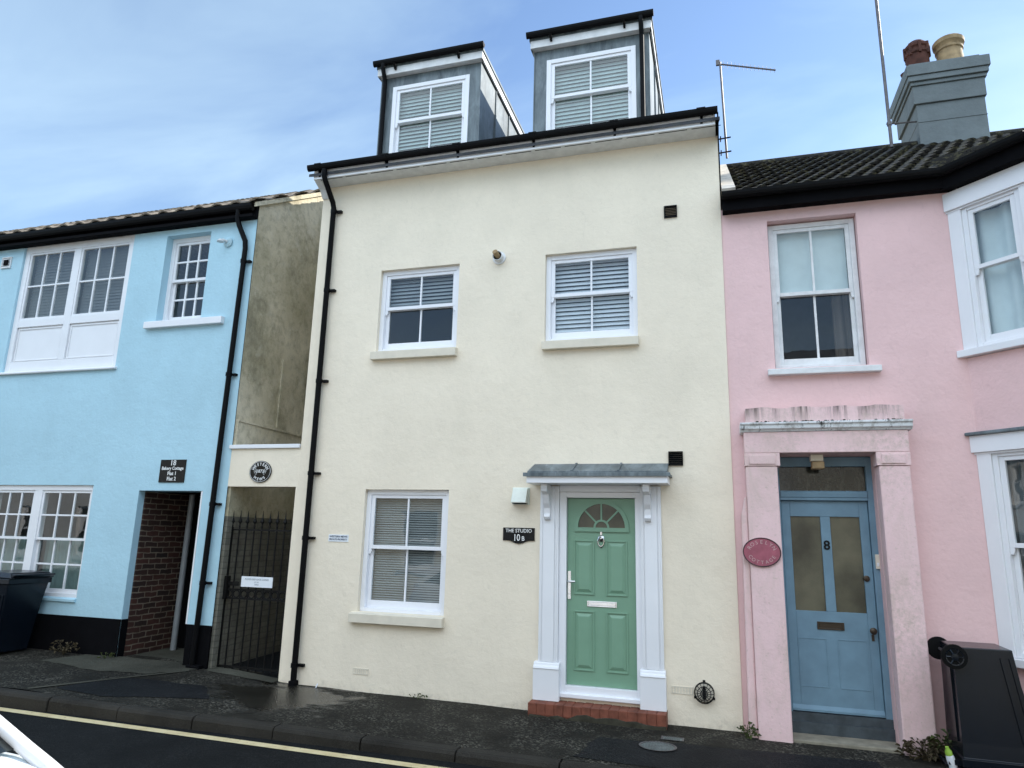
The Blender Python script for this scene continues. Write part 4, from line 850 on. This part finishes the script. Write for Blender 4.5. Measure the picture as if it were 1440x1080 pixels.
# leaf built of stiles, rails and muntin round the two glass panes
m.box(DX0, .70, y, y + .045, DZ0, DZ1); m.box(1.365, DX1, y, y + .045, DZ0, DZ1); m.box(.70, 1.365, y, y + .045, 2.11, DZ1); m.box(.99, 1.085, y, y + .045, 1.16, 2.11); m.box(.70, 1.365, y, y + .045, DZ0, 1.16)
pd = m.build('door', 'bluedoor', pink, bevel=.004)
for (a, b, c, d) in GP:
    MB().quad((a - .006, y + .022, c - .012), (b + .006, y + .022, c - .012), (b + .006, y + .022, d + .012), (a - .006, y + .022, d + .012)).build('door_pane', 'frost', pd)
for (a, b) in ((.70, .975), (1.07, 1.345)):
    MB().frame(a, b, .43, .90, y - .004, y - .0005, .012, .012, .012, .012).build('door_panel', 'bluedoor', pd, bevel=.002)
MB().prismx([(y - .03, .205), (y - .03, .225), (y, .26), (y, .205)], DX0, DX1).build('weatherboard', 'bluedoor', pd)
m = MB(); m.frame(.893, 1.145, .985, 1.06, y - .012, y - .0005, .018, .018, .014, .014); m.box(.912, 1.127, y - .006, y - .0005, 1.0, 1.046); m.build('letterbox', 'bronze', pd, bevel=.003)
m = MB(); m.lathe([(.014, 0), (.014, -.03), (.032, -.04), (.034, -.06), (.02, -.072), (.004, -.075)], (1.40, y, 1.0), 16, 'Y'); m.box(1.388, 1.412, y - .006, y - .0005, .90, .96); m.build('doorknob', 'bronze', pd)
m = MB(); m.lathe([(.03, 0), (.03, -.012), (.018, -.018)], (1.385, y, 1.50), 16, 'Y'); m.build('lock', 'bronze', pd)
m = MB(); m.add(*text_mesh('8', 1.037, 1.815, y - .003, .13, bold=.003, ext=.003)); m.build('number', 'iron', pd)
m = MB(); m.box(.575, 1.51, .12, .30, -.1, .115); m.box(.575, 1.51, .155, .30, .115, .195); m.build('threshold', plain('dark_threshold', (.05, .065, .075), .7, var=.35, nscale=8), pdf)
MB().box(.574, 1.511, PY + .03, .12, -.2, .012).build('stone_step', 'stone', porch, bevel=.01)
s = thing('porch_light', 'small square buff lamp fixed under the lintel of the pink porch', 'light', (.965, .04, 2.62))
m = MB(); m.box(.91, 1.03, -.06, .06, 2.665, 2.733); m.build('base', 'sill', s, bevel=.006); m = MB(); m.box(.918, 1.035, -.075, .055, 2.585, 2.66); m.build('lamp_body', MT['buffpot'], s, bevel=.01)
s = thing('doorbell', 'small ivory bell push on the right jamb of the blue door', 'doorbell', (1.49, .155, 1.6))
MB().box(1.472, 1.512, .142, .164, 1.60, 1.74).build('case', 'sill', s, bevel=.004); MB().box(1.482, 1.502, .138, .1415, 1.625, 1.66).build('button', 'white', s)
s = thing('crimson_plaque', 'faded crimson oval cottage plaque on the left pillar of the pink porch', 'plaque', (.383, PY, 1.73))
pc = (.378, 1.735); m = MB(); m.prismy(ellipse(*pc, .182, .143), PY - .016, PY - .001); m.build('plate', 'plaque', s, bevel=.003)
m = MB(); pr_ = ellipse(*pc, .178, .139); m.tube([(a, PY - .016, b) for a, b in pr_ + pr_[:1]], .006, 6, cap=False); m.build('rim', 'plaquedark', s)
m = MB(); arc_text(m, 'ROSELYN', *pc, .128, .098, PY - .0165, .052, 155, 25, True, .0004, .002); arc_text(m, 'COTTAGE', *pc, .126, .102, PY - .0165, .048, 208, 332, False, .0004, .002); m.build('lettering', 'plaquerim', s)
# canted bay
ang = math.radians(45); LB = BD / math.sin(ang)
bay = MB(); P = [(BAYX0, .012), (BAYX0 + BD, .012 - BD), (BAYX1 - BD, .012 - BD), (BAYX1, .012)]
for (a, b) in zip(P, P[1:]): bay.quad((*a, -.4), (*b, -.4), (*b, .78), (*a, .78))
bay.poly([(*p, .78) for p in P]); bayo = bay.build('bay', 'pink', pink)
bay = MB()
for (a, b) in zip(P, P[1:]): bay.quad((*a, 2.90), (*b, 2.90), (*b, 3.70), (*a, 3.70))
bay.poly([(*p, 2.90) for p in P]); bay.poly([(*p, 3.70) for p in P]); bay.build('bay_panel', 'pink', bayo)
MB().poly([(*p, 5.50) for p in P]).build('bay_ceiling', 'pink', bayo)
def face_T(a, b):
    a, b = Vector((*a, 0)), Vector((*b, 0)); dx = (b - a).normalized(); ny = Vector((-dx.y, dx.x, 0))
    return Matrix(((dx.x, ny.x, 0, a.x), (dx.y, ny.y, 0, a.y), (0, 0, 1, 0), (0, 0, 0, 1))), (b - a).length
trim = MB()
for i, (a, b) in enumerate(zip(P, P[1:])):
    T, L = face_T(a, b)
    for (z0, z1, zm, nm) in ((.86, 2.74, 1.86, 0), (3.78, 5.30, 4.62, 1)):
        jt = .115 if i != 1 else .03
        sash_window(bayo, jt, L - jt, z0, z1, -.005, zm, 1, (1, 1), 'white', .05, .05, .08, T=T, deep=True)
        t2 = MB(T); t2.box(-.015 if i == 0 else .0, jt, -.025, .06, z0, z1); t2.box(L - jt, L, -.025, .06, z0, z1); t2.build('bay_mullion', 'white', bayo, bevel=.004)
        t2 = MB(T); t2.box(-.06, L + .04, -.075, .05, z0 - .075, z0 - .002); t2.build('bay_sill', 'white', bayo, bevel=.006)
        t2 = MB(T); t2.box(-.045 if nm == 0 else -.03, L + .03, -.055, .05, z1 + .001, z1 + (.165 if nm == 0 else .20)); t2.box(-.03, L + .02, -.03, -.026, z1 - .02, z1); t2.build('bay_head', 'white', bayo, bevel=.005)
        if nm == 0:
            t2 = MB(T); t2.box(-.07, L + .045, -.09, .05, z1 + .166, z1 + .20); t2.build('bay_lead', 'lead', bayo, bevel=.008)
        if nm == 1:
            t2 = MB(T); drape(t2, .09, L - .09, z0 + .05, z1 - .05, .16, 5 if i == 1 else 3, .022); t2.build('net_curtain', 'net', bayo)
        else:
            t2 = MB(T); drape(t2, .12, .36, z0 + .05, z1 - .05, .2, 3, .03, .10); t2.build('curtain', 'curtain', bayo)
E_ = [(BAYX0 - .10, -.11), (BAYX0 + BD - .06, -BD - .15), (BAYX1 - BD + .06, -BD - .15), (BAYX1 + .10, -.11)]
m = MB()
for (a, b) in zip(E_, E_[1:]):
    T, L = face_T(a, b); t2 = MB(T); t2.box(0, L, 0, .02, 5.505, 5.70); m.add(t2.v, t2.f)
m.poly([(*p, 5.506) for p in E_] ); m.build('bay_fascia', 'blackpaint', bayo)
m = MB()
for (a, b) in zip(E_, E_[1:]):
    T, L = face_T(a, b); t2 = MB(T); pr_ = [(-.048 + .048 * math.cos(math.pi + math.pi * k / 8), 5.715 + .082 * math.sin(math.pi + math.pi * k / 8)) for k in range(9)]; t2.prismx(pr_, -.02, L + .02); m.add(t2.v, t2.f)
m.build('bay_gutter', 'black', bayo)
yT = 1.25; zT = 5.70 + (yT + .17) / cs * sn + .04
m = MB(); A_ = [(E_[0][0], E_[0][1] - .02, 5.73), (E_[1][0], E_[1][1] - .03, 5.73), (E_[2][0], E_[2][1] - .03, 5.73), (E_[3][0], E_[3][1] - .02, 5.73)]; B_ = [(BAYX0 + .75, yT, zT), (BAYX1 - .75, yT, zT)]
def strip(p0, p1, q0, q1, n=8):
    for k in range(n):
        t0, t1 = k / n, (k + 1) / n; up_ = Vector((0, 0, .03))
        a, b = Vector(p0).lerp(Vector(q0), t0), Vector(p1).lerp(Vector(q1), t0); c, d = Vector(p0).lerp(Vector(q0), t1), Vector(p1).lerp(Vector(q1), t1)
        mm = max(1, int((b - a).length / .28))
        for j in range(mm):
            u0, u1 = j / mm, (j + 1) / mm - .012
            e, f, g_, h_ = a.lerp(b, u0), a.lerp(b, u1), c.lerp(d, u1), c.lerp(d, u0); m.add([e + up_, f + up_, g_ + up_ * .3, h_ + up_ * .3, e, f], [(0, 1, 2, 3), (0, 4, 5, 1)])
strip(A_[0], A_[1], (BAYX0 + .0, .75, 6.30), B_[0]); strip(A_[1], A_[2], B_[0], B_[1]); strip(A_[2], A_[3], B_[1], (BAYX1, .75, 6.30)); m.build('bay_roof', 'tile', bayo)
# chimney
ch = MB(); CY0, CY1 = 2.9, 3.9; q = random.Random(2)
ch.box(3.09, 4.0, CY0 + .02, CY1 - .02, 7.2, 8.40)
ch.box(3.055, 4.02, CY0 - .01, CY1 + .01, 8.405, 8.70); ch.box(3.03, 4.045, CY0 - .035, CY1 + .035, 8.705, 8.76); ch.box(3.00, 4.07, CY0 - .065, CY1 + .065, 8.765, 8.85); ch.box(2.985, 4.095, CY0 - .085, CY1 + .085, 8.855, 9.03)
ch.box(3.03, 3.98, CY0 - .04, CY1 + .04, 9.032, 9.075); ch.box(3.085, 4.006, CY0 + .012, CY1 - .012, 8.10, 8.112)
chim = ch.build('chimney', 'chim', pink, bevel=.012)
m = MB(); m.lathe([(.15, 0), (.16, .05), (.165, .36), (.185, .38), (.185, .42), (.165, .44), (.165, .47), (.185, .49), (.185, .53), (.16, .56), (.11, .62), (.05, .64)], (3.29, 3.3, 9.11), 22)
for k in range(8):
    t = 2 * math.pi * k / 8; m.box(3.29 + .17 * math.cos(t) - .02, 3.29 + .17 * math.cos(t) + .02, 3.3 + .17 * math.sin(t) - .02, 3.3 + .17 * math.sin(t) + .02, 9.46, 9.66)
m.tube([(3.16, 3.22, 9.06), (3.09, 3.2, 9.09), (3.07, 3.19, 9.16)], [.07, .075, .08], 10); m.build('louvred_pot', 'redpot', chim)
m = MB(); m.lathe([(.205, 0), (.195, .08), (.178, .32), (.178, .36), (.195, .375), (.195, .41), (.182, .42), (.19, .45), (.218, .48), (.222, .54), (.205, .56), (.13, .565)], (3.74, 3.3, 9.11), 22); m.tube([(3.62, 3.22, 9.05), (3.54, 3.2, 9.1), (3.5, 3.2, 9.2)], [.08, .085, .095], 10); m.build('buff_pot', 'buffpot', chim)
m = MB(); m.tube([(2.70, 2.92, 7.75), (2.70, 2.95, 13.5)], .024, 8); mast = tag(m.build('aerial_mast', 'galv', base=(2.70, 2.9, 7.7)), 'tall bare aerial mast rising beside the grey chimney', 'mast')
m = MB(); m.tube([(2.66, 2.92, 8.15), (3.10, 3.0, 8.17)], .012, 6); m.lathe([(.035, -.03), (.035, .03)], (2.70, 2.925, 8.15), 8); m.build('bracket', 'galv', mast)
s = thing('tv_aerial', 'thin yagi television aerial on a short pole at the cream gable', 'aerial', (.21, .3, 6.4))
m = MB(); m.tube([(.235, .3, 6.42), (.205, .3, 7.77)], .013, 8); m.build('pole', 'galv', s)
m = MB(); m.tube([(.16, .3, 7.755), (.86, .34, 7.56)], .010, 6); m.build('boom', 'galv', s)
m = MB()
for i in range(15):
    t = .06 + i * .92 / 14; x, y_, z = .16 + .7 * t, .3 + .04 * t, 7.755 - .195 * t; h = .055 - .018 * t; m.tube([(x, y_, z - h), (x, y_, z + h)], .0022, 5)
m.box(.155, .20, .285, .315, 7.73, 7.80); m.build('element', 'galv', s)
for z in (6.50, 6.69): m = MB(); m.tube([(.13, .28, z - .012), (.29, .30, z + .01)], .009, 6); m.tube([(.17, .24, z), (.17, .36, z)], .007, 6); m.build('wall_bracket', 'iron', s)

# ---------------------------------------------------------------- street things
def wheelie_bin(label, loc, rz=0.0, upside=False):
    b = thing('wheelie_bin', label, 'wheelie bin', (0, 0, 0), 'wheelie bins on the pavement')
    H_ = 1.0
    def rect(x0, x1, yw, z): return [(x0, -yw, z), (x1, -yw, z), (x1, yw, z), (x0, yw, z)]
    m = MB(); lv = [rect(-.24, .20, .22, .03), rect(-.245, .23, .235, .30), rect(-.25, .31, .265, .78), rect(-.255, .33, .275, .90), rect(-.27, .36, .295, .90), rect(-.27, .365, .295, .97)]
    vs = [p for l in lv for p in l]; fs = [(i * 4 + k, i * 4 + (k + 1) % 4, (i + 1) * 4 + (k + 1) % 4, (i + 1) * 4 + k) for i in range(5) for k in range(4)] + [(3, 2, 1, 0), (20, 21, 22, 23)]
    m.add(vs, fs); body = m.build('body', 'bin', b, bevel=.025)
    for sy in (-1, 1):
        m = MB()
        for xx in (.10, .165): m.add([(xx + o_ + (.085 if zz > .5 else 0), sy * (yy), zz) for zz, yw in ((.10, .226), (.76, .264)) for o_, yy in ((0, yw), (.02, yw), (.02, yw + .012), (0, yw + .012))], [(0, 1, 2, 3), (4, 5, 6, 7), (0, 1, 5, 4), (1, 2, 6, 5), (2, 3, 7, 6), (3, 0, 4, 7)])
        m.build('rib', 'bin', body)
    MB().box(-.262, -.236, -.15, .15, .12, .80).build('back_rib', 'bin', body)
    m = MB(); m.add([(-.30, -.30, .985), (.40, -.30, .975), (.40, .30, .975), (-.30, .30, .985), (-.28, -.27, 1.05), (.33, -.27, 1.045), (.33, .27, 1.045), (-.28, .27, 1.05)], [(0, 1, 5, 4), (1, 2, 6, 5), (2, 3, 7, 6), (3, 0, 4, 7), (4, 5, 6, 7), (3, 2, 1, 0)]); m.prismy([(.38, .975), (.44, 1.01), (.435, 1.03), (.36, 1.03)], -.28, .28)
    m.build('lid', 'bin', b, bevel=.018)
    m = MB(); m.tube([(-.33, -.22, .96), (-.36, -.2, .985), (-.36, .2, .985), (-.33, .22, .96)], .016, 8); m.box(-.36, -.26, -.235, -.205, .93, .97); m.box(-.36, -.26, .205, .235, .93, .97); m.build('handle', 'bin', b)
    for sy in (-1, 1):
        m = MB(); m.lathe([(.0, -.026), (.075, -.026), (.098, -.022), (.102, 0), (.098, .022), (.075, .026), (0.0, .026)], (-.245, sy * .262, .105), 28, 'Y'); w_ = m.build('wheel', 'rubber', b)
        m = MB(); m.lathe([(.07, sy * .020), (.07, sy * .029), (.055, sy * .024), (.03, sy * .025), (.028, sy * .036), (.004, sy * .038)], (-.245, sy * .262, .105), 24, 'Y')
        for k in range(6):
            t = k * math.pi / 3; m.tube([(-.245 + .03 * math.cos(t), sy * .289, .105 + .03 * math.sin(t)), (-.245 + .066 * math.cos(t), sy * .288, .105 + .066 * math.sin(t))], .007, 5)
        m.build('hub', MT['bin'], w_)
    m = MB(); m.tube([(-.245, -.26, .105), (-.245, .26, .105)], .012, 8); m.build('axle', 'galv', b)
    b.rotation_euler = (math.pi if upside else 0, 0, rz)
    b.location = loc
    return b
wheelie_bin('dark wheelie bin standing upside down by the right side of the pink porch', (2.12, -.42, 1.02), R(-2), True)
wheelie_bin('dark wheelie bin standing upright against the blue house plinth', (-9.28, -.34, gz(-9.28, -.34)), R(-4))

def weed(name, x, y, z, n, size, mat, label, seed, spread=1.0):
    q = random.Random(seed); m = MB()
    for i in range(n):
        a = q.uniform(0, 6.28); r_ = spread * size * q.random() ** .6; h = size * (.15 + 1.0 * q.random()) * (1 - .4 * r_ / (spread * size)); bx, by = x + r_ * math.cos(a), y + .55 * r_ * math.sin(a) - .01
        L = size * q.uniform(.16, .36); wd = L * q.uniform(.35, .6); d = Vector((math.cos(a + q.uniform(-1, 1)), math.sin(a + q.uniform(-1, 1)) * .7 - .2, q.uniform(-.3, .9))).normalized(); sd = d.cross(Vector((0, 0, 1))).normalized() * wd / 2
        p = Vector((bx, by, z + h * .8)); mid = p + d * L * .5 + Vector((0, 0, .012)); tip = p + d * L - Vector((0, 0, L * .25))
        m.add([p, mid - sd, tip, mid + sd], [(0, 1, 2), (0, 2, 3)])
        if i % 4 == 0:
            rt = Vector((x + q.uniform(-.02, .02), y + q.uniform(-.01, .01), z - .01)); m.tube([rt, rt.lerp(p, .5) + Vector((0, 0, .02)), p], .0028, 4)
    return tag(m.build(name, mat, base=(x, y, z), smooth=False), label, 'weed')
weed('weed', .17, -.20, -.01, 46, .16, 'leaf', 'small green weed at the join of the cream wall and pink porch', 1, .5)
weed('weed', 1.66, -.28, -.02, 190, .20, 'dryleaf', 'brown and green weed clump at the foot of the porch pillar', 2, 1.0)
weed('weed', 1.86, -.24, -.02, 110, .28, 'leaf', 'taller yellow green weed between the pillar and the upturned bin', 3, .5)
weed('weed', -8.45, -.12, .16, 60, .22, 'dryleaf', 'straggly brown weed against the black plinth beside the upright bin', 4, .9)
weed('weed', -7.75, -.08, .13, 22, .13, 'leaf', 'tiny weed in front of the black plinth near the brick recess', 5, .8)
weed('weed', -3.35, -.05, .01, 24, .09, 'leaf', 'sparse weed at the base of the cream wall left of the brick step', 6, 1.2)
s = thing('drink_carton', 'green topped white litter bottle dropped beside the weeds and upturned bin', 'bottle', (1.80, -.60, 0))
T_ = Matrix.Translation((1.80, -.60, -.02)) @ Matrix.Rotation(R(-14), 4, 'Y') @ Matrix.Rotation(R(10), 4, 'X') @ Matrix.Scale(.78, 4)
m = MB(T_); m.lathe([(.038, 0), (.042, .02), (.042, .16), (.036, .19)], (0, 0, 0), 16); m.build('bottle_body', 'signwhite', s)
m = MB(T_); m.lathe([(.037, .192), (.034, .23), (.018, .255), (.018, .275), (.002, .276)], (0, 0, 0), 16); m.build('bottle_top', 'limelid', s)
def cover(name, cx_, cy_, rx, ry, round_, label):
    t = thing(name, label, 'access cover', (cx_, cy_, gz(cx_, cy_)))
    z = gz(cx_, cy_) + .010; rim = MB(); pl = MB()
    zf = lambda x_, y_: gz(x_, y_) + .012
    if round_:
        n = 32; P0 = [(cx_ + rx * math.cos(2 * math.pi * k / n), cy_ + ry * math.sin(2 * math.pi * k / n)) for k in range(n)]; P1 = [(cx_ + rx * .88 * math.cos(2 * math.pi * k / n), cy_ + ry * .88 * math.sin(2 * math.pi * k / n)) for k in range(n)]
        rim.add([(a, b, zf(a, b) + .003) for a, b in P0 + P1], [(k, (k + 1) % n, n + (k + 1) % n, n + k) for k in range(n)]); pl.poly([(a, b, zf(a, b)) for a, b in P1])
    else:
        P0 = [(cx_ - rx, cy_ - ry), (cx_ + rx, cy_ - ry), (cx_ + rx, cy_ + ry), (cx_ - rx, cy_ + ry)]; P1 = [(cx_ + (a - cx_) * .84, cy_ + (b - cy_) * .84) for a, b in P0]
        rim.add([(a, b, zf(a, b) + .003) for a, b in P0 + P1], [(k, (k + 1) % 4, 4 + (k + 1) % 4, 4 + k) for k in range(4)]); pl.poly([(a, b, zf(a, b)) for a, b in P1])
    rim.build('rim', 'galv', t); pl.build('plate', MT['covermetal'], t)
    st = MB()
    for i in range(-6, 7):
        for j in range(-6, 7):
            a, b = cx_ + i * rx / 6.5, cy_ + j * ry / 6.5
            if round_ and ((a - cx_) / rx) ** 2 + ((b - cy_) / ry) ** 2 > .68: continue
            if not round_ and (abs(i) > 4 or abs(j) > 4): continue
            zz = zf(a, b); st.box(a - rx * .05, a + rx * .05, b - ry * .05, b + ry * .05, zz, zz + .004)
    st.build('tread', MT['covermetal'], t)
MT['covermetal'] = plain('worn_cast_iron', (.13, .15, .145), .5, .5, .3, var=.3, nscale=20)
cover('drain_cover', -.63, -.86, .17, .15, True, 'round cast iron cover in the pavement in front of the cream house')
cover('stop_tap_cover', -.52, -.56, .105, .06, False, 'small rectangular metal cover close to the cream wall by the flue guard')

# ---------------------------------------------------------------- white car parked on the near side
def car(cx0, cy, zg):
    t = thing('parked_car', 'white hatchback car nosing into the bottom left corner of the view', 'car', (cx0, cy, zg))
    o = Vector((cx0, cy, zg)); W2 = .86
    # side profile stations along x (front = +x): x, z_low, z_belt
    st = [(-2.05, .42, .78), (-2.0, .30, .95), (-1.6, .22, 1.0), (-.8, .20, .98), (.3, .20, .96), (.95, .20, .93), (1.4, .22, .86), (1.75, .25, .76), (1.95, .32, .64), (2.03, .42, .55)]
    m = MB(); m.sm = True; vs = []; ny = 9
    for i, (x, zl, zt) in enumerate(st):
        wl = W2 * (1 - .18 * max(0, (x - 1.2) / .83) ** 2 - .10 * max(0, (-x - 1.6) / .45) ** 2)
        sec = [(-wl * .92, zl), (-wl, zl + (zt - zl) * .35), (-wl * .985, zl + (zt - zl) * .75), (-wl * .93, zt - .035), (-wl * .80, zt), (0, zt + .035), (wl * .80, zt), (wl * .93, zt - .035), (wl * .985, zl + (zt - zl) * .75), (wl, zl + (zt - zl) * .35), (wl * .92, zl)]
        vs += [o + Vector((x, y_, z_)) for y_, z_ in sec]
    k = 11; n = len(st)
    m.add(vs, [(i * k + j, i * k + (j + 1) % k, (i + 1) * k + (j + 1) % k, (i + 1) * k + j) for i in range(n - 1) for j in range(k)] + [tuple(range(k)), tuple(range((n - 1) * k, n * k))])
    body = m.build('body', 'carpaint', t, smooth=True)
    # greenhouse: glass shell with painted pillars and roof
    gb = [(-1.85, .98), (-1.25, 1.40), (-.35, 1.45), (.15, 1.40), (.98, .95)]
    hw = lambda z: .76 - .26 * (z - .95)
    m = MB(); prof = [(x, z) for x, z in gb]
    L = [o + Vector((x, -hw(z), z)) for x, z in prof]; Rr = [o + Vector((x, hw(z), z)) for x, z in prof]; c0, c1 = o, o
    m.add(L + Rr, [(0, 1, 2, 3, 4), (9, 8, 7, 6, 5)] + [(i, i + 5, i + 6, i + 1) for i in range(4)]); m.build('glass', 'carglass', t)
    rfm = MB(); rfm.sm = True
    pts = [(-1.35, 1.385), (-1.2, 1.43), (-.4, 1.478), (.1, 1.44), (.22, 1.395)]; v2 = []
    for x, z in pts:
        h_ = hw(z) + .012; v2 += [o + Vector((x, y_, z - dz)) for y_, dz in ((-h_, .03), (-h_ * .92, 0), (0, -.018), (h_ * .92, 0), (h_, .03))]
    rfm.add(v2, [(i * 5 + j, i * 5 + j + 1, (i + 1) * 5 + j + 1, (i + 1) * 5 + j) for i in range(4) for j in range(4)]); rfm.build('roof', 'carpaint', t)
    for s_ in (-1, 1):
        m = MB()
        f = lambda x, z, e=.014: o + Vector((x, s_ * (hw(z) + e), z))
        m.tube([f(.16, 1.415, -.012), f(.38, 1.305, -.012), f(.60, 1.18, -.012), f(.82, 1.052, -.014), f(1.02, .945, -.022), f(1.16, .892, -.045), f(1.34, .842, -.09), f(1.55, .785, -.17)], [.026, .027, .028, .029, .031, .033, .031, .02], 12); m.build('windscreen_pillar', 'carpaint', t)
        m = MB(); m.tube([f(-1.88, .97, -.01), f(-1.58, 1.19, -.012), f(-1.26, 1.395, -.012)], [.07, .065, .05], 8); m.build('rear_pillar', 'carpaint', t)
        m = MB(); m.tube([f(-.30, .96, -.02), f(-.36, 1.43, -.02)], .035, 6); m.build('door_pillar', 'carpaint', t)
        m = MB(); mx0 = o + Vector((.20, s_ * .97, .98)); m.lathe([(.03, -.10), (.07, -.085), (.08, 0), (.07, .085), (.03, .10)], mx0, 14, 'Y'); m.tube([mx0, o + Vector((.22, s_ * .78, .95))], .02, 6); m.build('mirror', 'carpaint', t)
        for wx in (-1.3, 1.28):
            m = MB(); m.lathe([(.2, -.1), (.29, -.1), (.315, -.07), (.315, .07), (.29, .1), (.2, .1)], o + Vector((wx, s_ * .77, .315)), 28, 'Y'); w_ = m.build('wheel', 'rubber', t)
            m = MB(); m.lathe([(.205, s_ * .095), (.19, s_ * .085), (.05, s_ * .09), (.04, s_ * .1), (.005, s_ * .1)], o + Vector((wx, s_ * .77, .315)), 20, 'Y'); m.build('rim', 'galv', w_)
        m = MB(); m.add([o + Vector(p) for p in ((1.70, s_ * .80, .62), (1.97, s_ * .60, .56), (1.97, s_ * .56, .66), (1.74, s_ * .72, .745), (1.62, s_ * .82, .72))], [(0, 1, 2, 3, 4)]); m.build('headlight', 'lamp', t)
        m = MB(); m.add([o + Vector(p) for p in ((-2.03, s_ * .55, .72), (-2.03, s_ * .76, .72), (-1.96, s_ * .79, .95), (-1.99, s_ * .6, .95))], [(0, 1, 2, 3)]); m.build('tail_light', 'redlens', t)
    m = MB(); m.box(o.x + 1.98, o.x + 2.05, o.y - .45, o.y + .45, o.z + .33, o.z + .45); m.build('grille', 'black', t)
    m = MB()
    for s_, a in ((.1, .45), (-.45, .1)): m.tube([o + Vector((1.0, s_, .965)), o + Vector((.90, s_ + .3, 1.03))], .008, 6)
    m.build('wiper', 'black', t)
    return t
car(-3.97, -5.96, RZ)

# ---------------------------------------------------------------- neighbours that close the street (opposite side, and beyond the pink house)
def terrace(name, label, x0, x1, H_, mat, facing, y, seed):
    t = thing(name, label, 'house', ((x0 + x1) / 2, y, 0))
    T = None if facing < 0 else (Matrix.Translation((x0 + x1, 2 * y, 0)) @ Matrix.Rotation(math.pi, 4, 'Z'))
    q = random.Random(seed); n = max(2, int((x1 - x0) / 2.3)); hs = []; fl = int((H_ - .3) / 2.7)
    for f in range(fl):
        for i in range(n):
            c = x0 + (x1 - x0) * (i + .5) / n
            if f == 0 and i == n - 1: hs.append((c - .48, c + .48, .05, 2.25, .15)); continue
            hs.append((c - .5, c + .5, .95 + f * 2.75, 2.45 + f * 2.75, .14))
    m = MB(T); wall_grid(m, x0, x1, -.4, H_, y, hs)
    for x in (x0, x1): m.poly([(x, y, -.4), (x, y + 7, -.4), (x, y + 7, H_), (x, y + 3.5, H_ + 1.5), (x, y, H_)])
    m.quad((x0, y + 7, -.4), (x1, y + 7, -.4), (x1, y + 7, H_), (x0, y + 7, H_)); m.build('wall', mat, t)
    m = MB(T)
    for s_ in (-1, 1): ye = y + 3.5 + s_ * 3.75; m.quad((x0, ye, H_ - .1), (x1, ye, H_ - .1), (x1, y + 3.5, H_ + 1.55), (x0, y + 3.5, H_ + 1.55))
    m.build('roof', 'slate', t)
    for h in hs:
        if h[2] < .2:
            m = MB(T); m.box(h[0], h[1], y + .1, y + .14, h[2], h[3]); m.build('door', 'bluedoor', t); continue
        m = MB(T); m.frame(h[0], h[1], h[2], h[3], y + .06, y + .12, .07, .07, .07, .09); m.box(h[0] + .07, h[1] - .07, y + .065, y + .115, (h[2] + h[3]) / 2 - .03, (h[2] + h[3]) / 2 + .03); w_ = m.build('window', 'white', t)
        m = MB(T); m.quad((h[0] + .07, y + .09, h[2] + .09), (h[1] - .07, y + .09, h[2] + .09), (h[1] - .07, y + .09, h[3] - .07), (h[0] + .07, y + .09, h[3] - .07)); m.build('pane', 'carglass', w_)
        m = MB(T); m.box(h[0] - .05, h[1] + .05, y - .06, y + .05, h[2] - .1, h[2] - .002); m.build('sill', 'white', w_)
    return t
terrace('terraced_house', 'white rendered house just beyond the right end of the pink house', 6.25, 13.5, 6.1, 'opp_b', -1, .012, 1)
terrace('terraced_house', 'ivory rendered house across the road behind the viewer on the left', -15.0, -6.2, 5.75, 'opp_a', 1, -9.25, 2)
terrace('terraced_house', 'white rendered house across the road directly behind the viewer', -6.15, 1.6, 5.6, 'opp_b', 1, -9.25, 3)
terrace('terraced_house', 'ivory rendered house across the road behind the viewer on the right', 1.65, 11.0, 5.75, 'opp_a', 1, -9.25, 4)
terrace('terraced_house', 'white rendered house across the road behind the viewer at the far left', -27.0, -15.05, 5.75, 'opp_b', 1, -9.25, 5)
